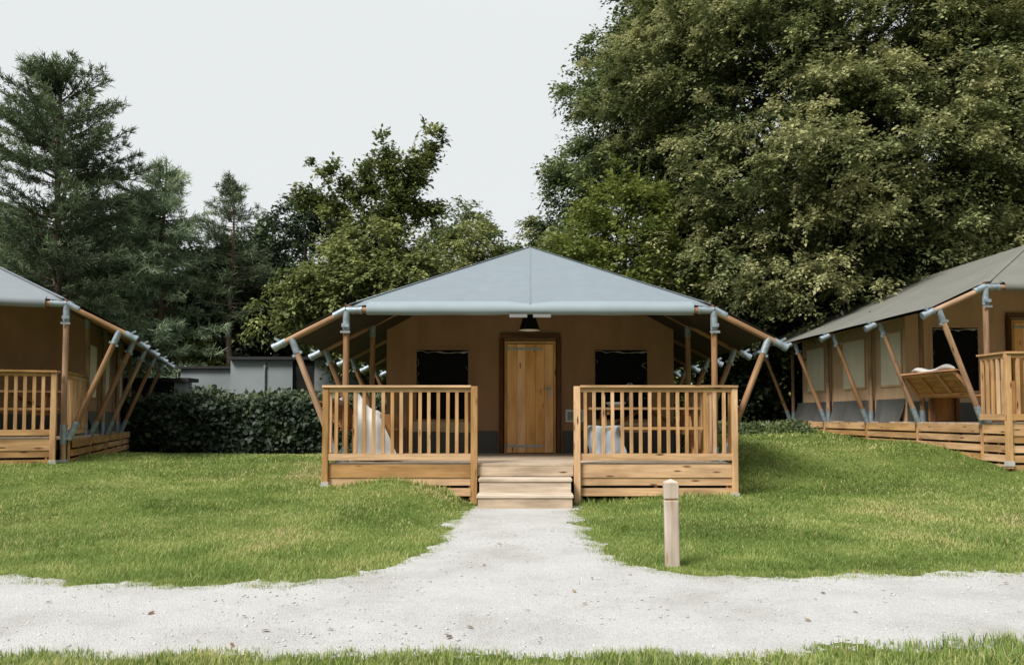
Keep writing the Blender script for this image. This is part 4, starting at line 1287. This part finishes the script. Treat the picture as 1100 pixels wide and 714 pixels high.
def build_trees():
    def G(x, y): return (x, y, float(H(x, y)))
    # --- left: pines and firs
    conifer('tall dark pine with open spreading branches at the far left', G(-13.3, 22.2), 11.0,
            [(2.6, 1.5), (4.0, 2.0), (6.0, 2.15), (7.6, 2.05), (9.0, 1.5), (10.2, .95), (10.9, .25)], .36, 6, 'nd_pine', 11, .19, -.02, .45, L=.17, k=15, w=.024, curl=.18, step=.17, irregular=.20, side=.42, gap=.12)
    conifer('pale blue green conifer with drooping branches between the two pines', G(-11.3, 24.3), 8.9,
            [(.8, 2.1), (3.5, 2.0), (5.8, 1.55), (7.4, 1.05), (8.7, .15)], .28, 7, 'nd_blue', 12, .17, .05, .3, L=.19, k=10, w=.024, droop=.30, curl=.12, step=.20, irregular=.2, side=.42)
    conifer('slim pine with a bare lower trunk behind the grey building', G(-9.25, 24.5), 8.3,
            [(4.1, .6), (4.9, 1.1), (6.0, 1.05), (7.2, .7), (8.2, .15)], .32, 6, 'nd_pine', 13, .13, .0, .3, L=.16, k=10, w=.021, droop=.12, curl=.14, step=.19, irregular=.2, side=.42, bark='palebark', gap=.12)
    conifer('dark conifer standing behind the tall pine at the left edge', G(-17.6, 26.5), 7.8,
            [(.5, 2.8), (4, 2.4), (6, 1.5), (7.4, .25)], .40, 6, 'nd_pine', 14, .18, .0, .3, L=.22, k=9, w=.03, droop=.15, curl=.1, step=.26, side=.42)
    # --- broadleaf behind the building
    broadleaf('dark green rounded tree between the slim pine and the sparse crowned tree', G(-8.3, 29), [(.3, 2.2), (3, 2.9), (5.5, 2.8), (7.4, 2.1), (8.6, .9)], 620, .62, .16, 'lf_dark', 21, .2, inner=.3, lo_tint=.4, hi_tint=.75)
    # --- sparse tree just left of the tent
    rg = np.random.default_rng(5)
    E = []; ED = []; Er = []; Et = []
    base = np.array([0.15, 0, 4.9])
    for tip, n, fr0 in (((-2.1, .2, 7.0), 26, .62), ((-1.35, -.3, 7.55), 26, .55), ((-.55, .2, 7.8), 30, .45), ((.2, -.2, 8.2), 34, .42), ((1.4, .1, 8.45), 46, .40), ((.85, -.3, 7.7), 34, .32), ((1.45, .3, 6.7), 24, .5), ((-1.2, 0, 6.5), 30, .4), ((.45, 0, 6.8), 34, .25)):
        tip = np.array(tip)
        for i in range(int(n * .72)):
            s = fr0 + (1 - fr0) * rg.random()
            p = base + (tip - base) * s + rg.normal(0, .14, 3); p[2] += .35 * math.sin(math.pi * s) - .2
            E.append(p); ED.append((tip - base) / 3 + rg.normal(0, .5, 3)); Er.append(.30 * rg.uniform(.7, 1.3)); Et.append(.52 + .15 * rg.normal())
    for tip, n in (((-2.4, -1.2, 3.2), 34), ((-1.9, -1.3, 4.0), 36), ((-2.1, -.8, 3.1), 16)):
        tip = np.array(tip); b2 = np.array([0, 0, 4.2])
        for i in range(n):
            s = .45 + .55 * rg.random(); p = b2 + (tip - b2) * s + rg.normal(0, .22, 3); p[2] += .3 * math.sin(math.pi * s)
            E.append(p); ED.append((tip - b2) / 3 + rg.normal(0, .4, 3)); Er.append(.42 * rg.uniform(.7, 1.3)); Et.append(.62 + .15 * rg.normal())
    tr = broadleaf('olive green tree with sparse ragged top branches left of the middle tent', G(-3.9, 20.6), [(2.3, 1.0), (3.2, 1.75), (4.2, 1.95), (5.0, 1.5), (5.7, .8), (6.2, .35)], 520, .5, .115, 'lf_mid', 22, .17, droop=.3, ntw=7, nlf=12,
              extra=(np.array(E), np.array(ED), np.array(Er), np.array(Et)), front=.35, lo_tint=.3, hi_tint=.62, nlimb=60, inner=.2)
    broadleaf('pale leaved small tree rising behind the left slope of the middle roof', G(-1.95, 25.5), [(1, 1.3), (4.6, 1.7), (6.0, 1.35), (6.9, .6)], 260, .5, .13, 'lf_mid', 23, .14, lo_tint=.5, hi_tint=.85)
    broadleaf('round dark tree in the gap left of the roof peak', G(-2.6, 29.5), [(.5, 2.0), (4, 2.5), (6.5, 2.1), (8.0, 1.4), (8.9, .5)], 420, .55, .15, 'lf_left', 24, .18, lo_tint=.3, hi_tint=.55)
    # --- right: the big trees
    broadleaf('huge dark green tree rising behind the peak of the middle roof', G(6.6, 27.5), [(1.0, 7.2), (5.5, 7.3), (7.5, 6.8), (10, 5.85), (12.5, 4.75), (15.2, 3.6), (18, 2.4), (20, .8)], 3000, .85, .135, 'lf_left', 37, .45, front=.55, droop=.3, ntw=8, nlf=14, inner=.25, lobes=.10, lo_tint=.28, hi_tint=.62, boughs=170, bough_r=1.15, btint=.10)
    broadleaf('huge tree with pale drooping sprays right of the middle tent', G(8.3, 22.4), [(2.2, 4.0), (3.6, 5.2), (6.5, 5.7), (9.5, 5.4), (12, 4.6), (14.5, 3.8), (17, 2.5), (19, .7)], 3700, .82, .098, 'lf_big', 32, .42, front=.72, droop=.22, ntw=9, nlf=19, inner=.18, lobes=.30, lo_tint=.32, hi_tint=.86, tintvar=.13, nlimb=50, tip=.35, up=.05, boughs=125, bough_r=1.6, btint=.14)
    broadleaf('tall shaded tree at the right edge above the right tent', G(15.6, 24.0), [(1.5, 4.6), (5, 5.4), (9, 5.2), (12, 4.4), (15, 3.4), (18, 1.8), (19.5, .6)], 1900, .9, .13, 'lf_big', 33, .4, front=.65, droop=.4, ntw=8, nlf=14, inner=.2, lobes=.3, lo_tint=.12, hi_tint=.50, boughs=110, bough_r=1.3, btint=.16)
    broadleaf('yellow green bushy tree directly behind the right slope of the middle roof', G(2.5, 21.0), [(.6, 1.8), (3.5, 2.2), (5.2, 2.0), (6.3, 1.4), (7.2, .5)], 520, .5, .12, 'lf_yel', 34, .16, droop=.15, up=.35, front=.4, lo_tint=.3, hi_tint=.62)
    broadleaf('shaded leafy tree between the middle tent and the right tent', G(5.6, 23.4), [(.1, 2.6), (2.0, 3.0), (4.0, 2.6), (5.6, 1.2)], 520, .6, .14, 'lf_dark', 35, .2, front=.5, lo_tint=.3, hi_tint=.75)
    # --- the dark wood behind everything
    k0 = None
    spots = [(-24, 31, 1.1), (-19.5, 30.5, 1.0), (-15.2, 30, 1.0), (-11.2, 31, .92), (-6.0, 32, .92), (-2.5, 33, .82), (1.5, 33, .9), (12.0, 29.5, 1.15), (17.5, 30, 1.2), (22.5, 29, 1.2), (9.0, 26.5, .62), (13.2, 26.0, .66)]
    for i, (x, y, s) in enumerate(spots):
        if k0 is None:
            k0 = broadleaf('dense dark green tree in the shaded wood behind the tents', G(x, y), [(.0, 2.6), (2.5, 3.2), (5.5, 3.0), (7.2, 2.2), (8.4, .9)], 640, .7, .19, 'lf_dark', 41, .22, inner=.35, group='trees of the dark wood behind the tents', lo_tint=.2, hi_tint=.55, nlf=12)
            o = k0
        else:
            o = copy_tree(k0)
            o.location = G(x, y)
        o.rotation_euler = (0, 0, i * 1.3); o.scale = (s, s, s)
    broadleaf('small bright yellow green sapling above the roof of the grey building', G(-9.95, 24.3), [(.8, .5), (1.8, .75), (2.5, .65), (3.05, .25)], 90, .26, .11, 'lf_yel', 51, .04, droop=.1, up=.5, lo_tint=.55, hi_tint=.8, nlimb=12)
    broadleaf('tall slender dark stemmed tree beside the slim pine', G(-9.75, 25.6), [(3, 1.1), (5, 1.5), (6.5, .6)], 120, .45, .14, 'lf_dark', 52, .15)

def hedge():
    rg = np.random.default_rng(61)
    t = thing('hedge', 'dense dark leafy hedge in front of the grey building', 'hedge', (0, 0, 0))
    n = 34000
    x0, x1 = -12.6, -2.6
    x = rg.uniform(x0, x1, n)
    top = 1.30 + .16 * (fbm(x * .9, 0 * x, 7) - .5) * 2 + .10 * (vnoise(x * 3, 0 * x, 8) - .5) - .25 * np.exp(-((x + 10.2) / .9) ** 2)
    u = rg.random(n)
    # front face, top and a little of the back
    onf = u < .62; ontop = (u >= .62) & (u < .86)
    z = np.where(onf, rg.random(n) * top, np.where(ontop, top, rg.random(n) * top))
    yf = 18.75 + .22 * (fbm(x * 1.3, z * 1.3, 19) - .5) * 2 + .10 * (vnoise(x * 4, z * 4, 20) - .5)
    y = np.where(onf, yf, np.where(ontop, rg.uniform(18.7, 20.0, n), 20.0)) + rg.normal(0, .07, n)
    z = z + np.where(ontop, rg.normal(0, .07, n) + .16 * (rg.random(n) ** 6), 0)
    P = np.stack([x, y, z + H(x, y)], -1)
    out = np.where(onf[:, None], np.array([0, -1., .25]), np.where(ontop[:, None], np.array([0, -.3, 1.]), np.array([0, 1., .2])))
    D = rg.normal(0, .6, (n, 3)) + np.array([0, -.2, -.25]) + np.where(ontop[:, None], np.array([0, 0, .8]), 0)
    U = out + rg.normal(0, .4, (n, 3))
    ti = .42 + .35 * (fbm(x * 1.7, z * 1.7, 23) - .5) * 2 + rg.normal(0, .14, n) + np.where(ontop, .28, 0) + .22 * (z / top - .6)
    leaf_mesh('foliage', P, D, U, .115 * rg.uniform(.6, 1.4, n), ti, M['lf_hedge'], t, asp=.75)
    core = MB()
    core.box(((x0 + x1) / 2, 19.4, .70), (x1 - x0, .9, 1.05)); core.build('black_core', M['black'], t)  # solid black block filling the hedge behind the leaves
hedge()

def weeds():
    """rough plants at the foot of the right tent and the wood edge"""
    rg = np.random.default_rng(71)
    n = 6000
    x = rg.uniform(2.9, 6.2, n); y = 17.3 + rg.normal(0, .5, n) + .25 * (x - 3)
    hgt = .15 * rg.random(n) ** 1.5 * (.6 + .8 * fbm(x * 1.5, y, 4))
    P = np.stack([x, y, H(x, y) + hgt], -1)
    D = rg.normal(0, .7, (n, 3)) + np.array([0, 0, .5]); U = np.array([0, -.4, 1.]) + rg.normal(0, .4, (n, 3))
    o = leaf_mesh('ground_cover', P, D, U, .07 * rg.uniform(.6, 1.4, n), .4 + .2 * rg.normal(0, 1, n), M['lf_left'], None, asp=.7)
    tag(o, 'low dark leafy ground cover beyond the lawn between the two tents', 'ground cover', kind='stuff')
weeds()

make_lawn(); make_verge(); make_tufts()
build_trees()

# ------------------------------------------------------------------ sky, sun, camera
SUN_EL, SUN_AZ = 50, 222     # azimuth the light comes from, clockwise from +Y (north)
w = bpy.data.worlds.new("World"); scene.world = w; w.use_nodes = True
nt = w.node_tree; nt.nodes.clear()
wo = nt.nodes.new('ShaderNodeOutputWorld'); bg = nt.nodes.new('ShaderNodeBackground'); nt.links.new(bg.outputs[0], wo.inputs[0])
sky = nt.nodes.new('ShaderNodeTexSky'); sky.sky_type = 'NISHITA'; sky.sun_disc = False
sky.sun_elevation = R(SUN_EL); sky.sun_rotation = R(SUN_AZ); sky.dust_density = 4; sky.ozone_density = 1
hs = nt.nodes.new('ShaderNodeHueSaturation'); hs.inputs['Saturation'].default_value = .15; nt.links.new(sky.outputs[0], hs.inputs['Color'])
# the overcast layer: even near the horizon, brighter overhead
tc = nt.nodes.new('ShaderNodeTexCoord'); sx = nt.nodes.new('ShaderNodeSeparateXYZ'); nt.links.new(tc.outputs['Generated'], sx.inputs[0])
mr = nt.nodes.new('ShaderNodeMapRange'); nt.links.new(sx.outputs[2], mr.inputs[0])
mr.inputs[1].default_value = .45; mr.inputs[2].default_value = 1.0; mr.inputs[3].default_value = 0; mr.inputs[4].default_value = 1
cr = nt.nodes.new('ShaderNodeValToRGB'); nt.links.new(mr.outputs[0], cr.inputs[0])
cr.color_ramp.elements[0].color = (.825, .86, .870, 1); cr.color_ramp.elements[1].color = (1.0, 1.04, 1.06, 1)
sc_ = nt.nodes.new('ShaderNodeVectorMath'); sc_.operation = 'SCALE'; nt.links.new(cr.outputs[0], sc_.inputs[0]); sc_.inputs[3].default_value = 10.0
mx = nt.nodes.new('ShaderNodeMix'); mx.data_type = 'RGBA'; mx.inputs[0].default_value = .96
# dark low band added to the unseen southern sky to deepen the porch shade
my = nt.nodes.new('ShaderNodeMapRange'); nt.links.new(sx.outputs[1], my.inputs[0]); my.interpolation_type = 'SMOOTHSTEP'
my.inputs[1].default_value = -.30; my.inputs[2].default_value = -.70; my.inputs[3].default_value = 0; my.inputs[4].default_value = 1
mz = nt.nodes.new('ShaderNodeMapRange'); nt.links.new(sx.outputs[2], mz.inputs[0]); mz.interpolation_type = 'SMOOTHSTEP'
mz.inputs[1].default_value = .55; mz.inputs[2].default_value = .28; mz.inputs[3].default_value = 0; mz.inputs[4].default_value = 1
mm = nt.nodes.new('ShaderNodeMath'); mm.operation = 'MULTIPLY'; nt.links.new(my.outputs[0], mm.inputs[0]); nt.links.new(mz.outputs[0], mm.inputs[1])
wd = nt.nodes.new('ShaderNodeMix'); wd.data_type = 'RGBA'; nt.links.new(mm.outputs[0], wd.inputs[0]); nt.links.new(sc_.outputs[0], wd.inputs[6]); wd.inputs[7].default_value = (2.4, 2.5, 2.1, 1)
nt.links.new(hs.outputs[0], mx.inputs[6]); nt.links.new(wd.outputs[2], mx.inputs[7])
nt.links.new(mx.outputs[2], bg.inputs[0]); bg.inputs[1].default_value = .1

sd = bpy.data.lights.new('sun', 'SUN'); sd.energy = 5.0; sd.angle = R(20); sd.color = (1.0, .96, .90)
so = bpy.data.objects.new('sun', sd); link(so)
az = R(SUN_AZ); el = R(SUN_EL)
dirv = Vector((math.sin(az) * math.cos(el), math.cos(az) * math.cos(el), math.sin(el)))   # towards the sun
so.rotation_euler = dirv.to_track_quat('Z', 'Y').to_euler(); so.location = (-10, -10, 20)

cd = bpy.data.cameras.new('camera'); cam = bpy.data.objects.new('camera', cd); link(cam)
PITCH = 2.5
cd.sensor_width = 36; cd.lens = 36 * 855 / 1100
cd.shift_x = -19.5 / 1100
cd.shift_y = (90 - 855 * math.tan(R(PITCH))) / 1100
cam.location = (0, 0, 1.135); cam.rotation_euler = (R(90 + PITCH), 0, 0)
cd.clip_start = .05; cd.clip_end = 1500
scene.camera = cam
scene.view_settings.view_transform = 'Standard'; scene.view_settings.look = 'None'; scene.view_settings.exposure = 0; scene.view_settings.gamma = 1
scene.cycles.max_bounces = 8; scene.cycles.diffuse_bounces = 4; scene.cycles.transmission_bounces = 4
scene.render.film_transparent = False
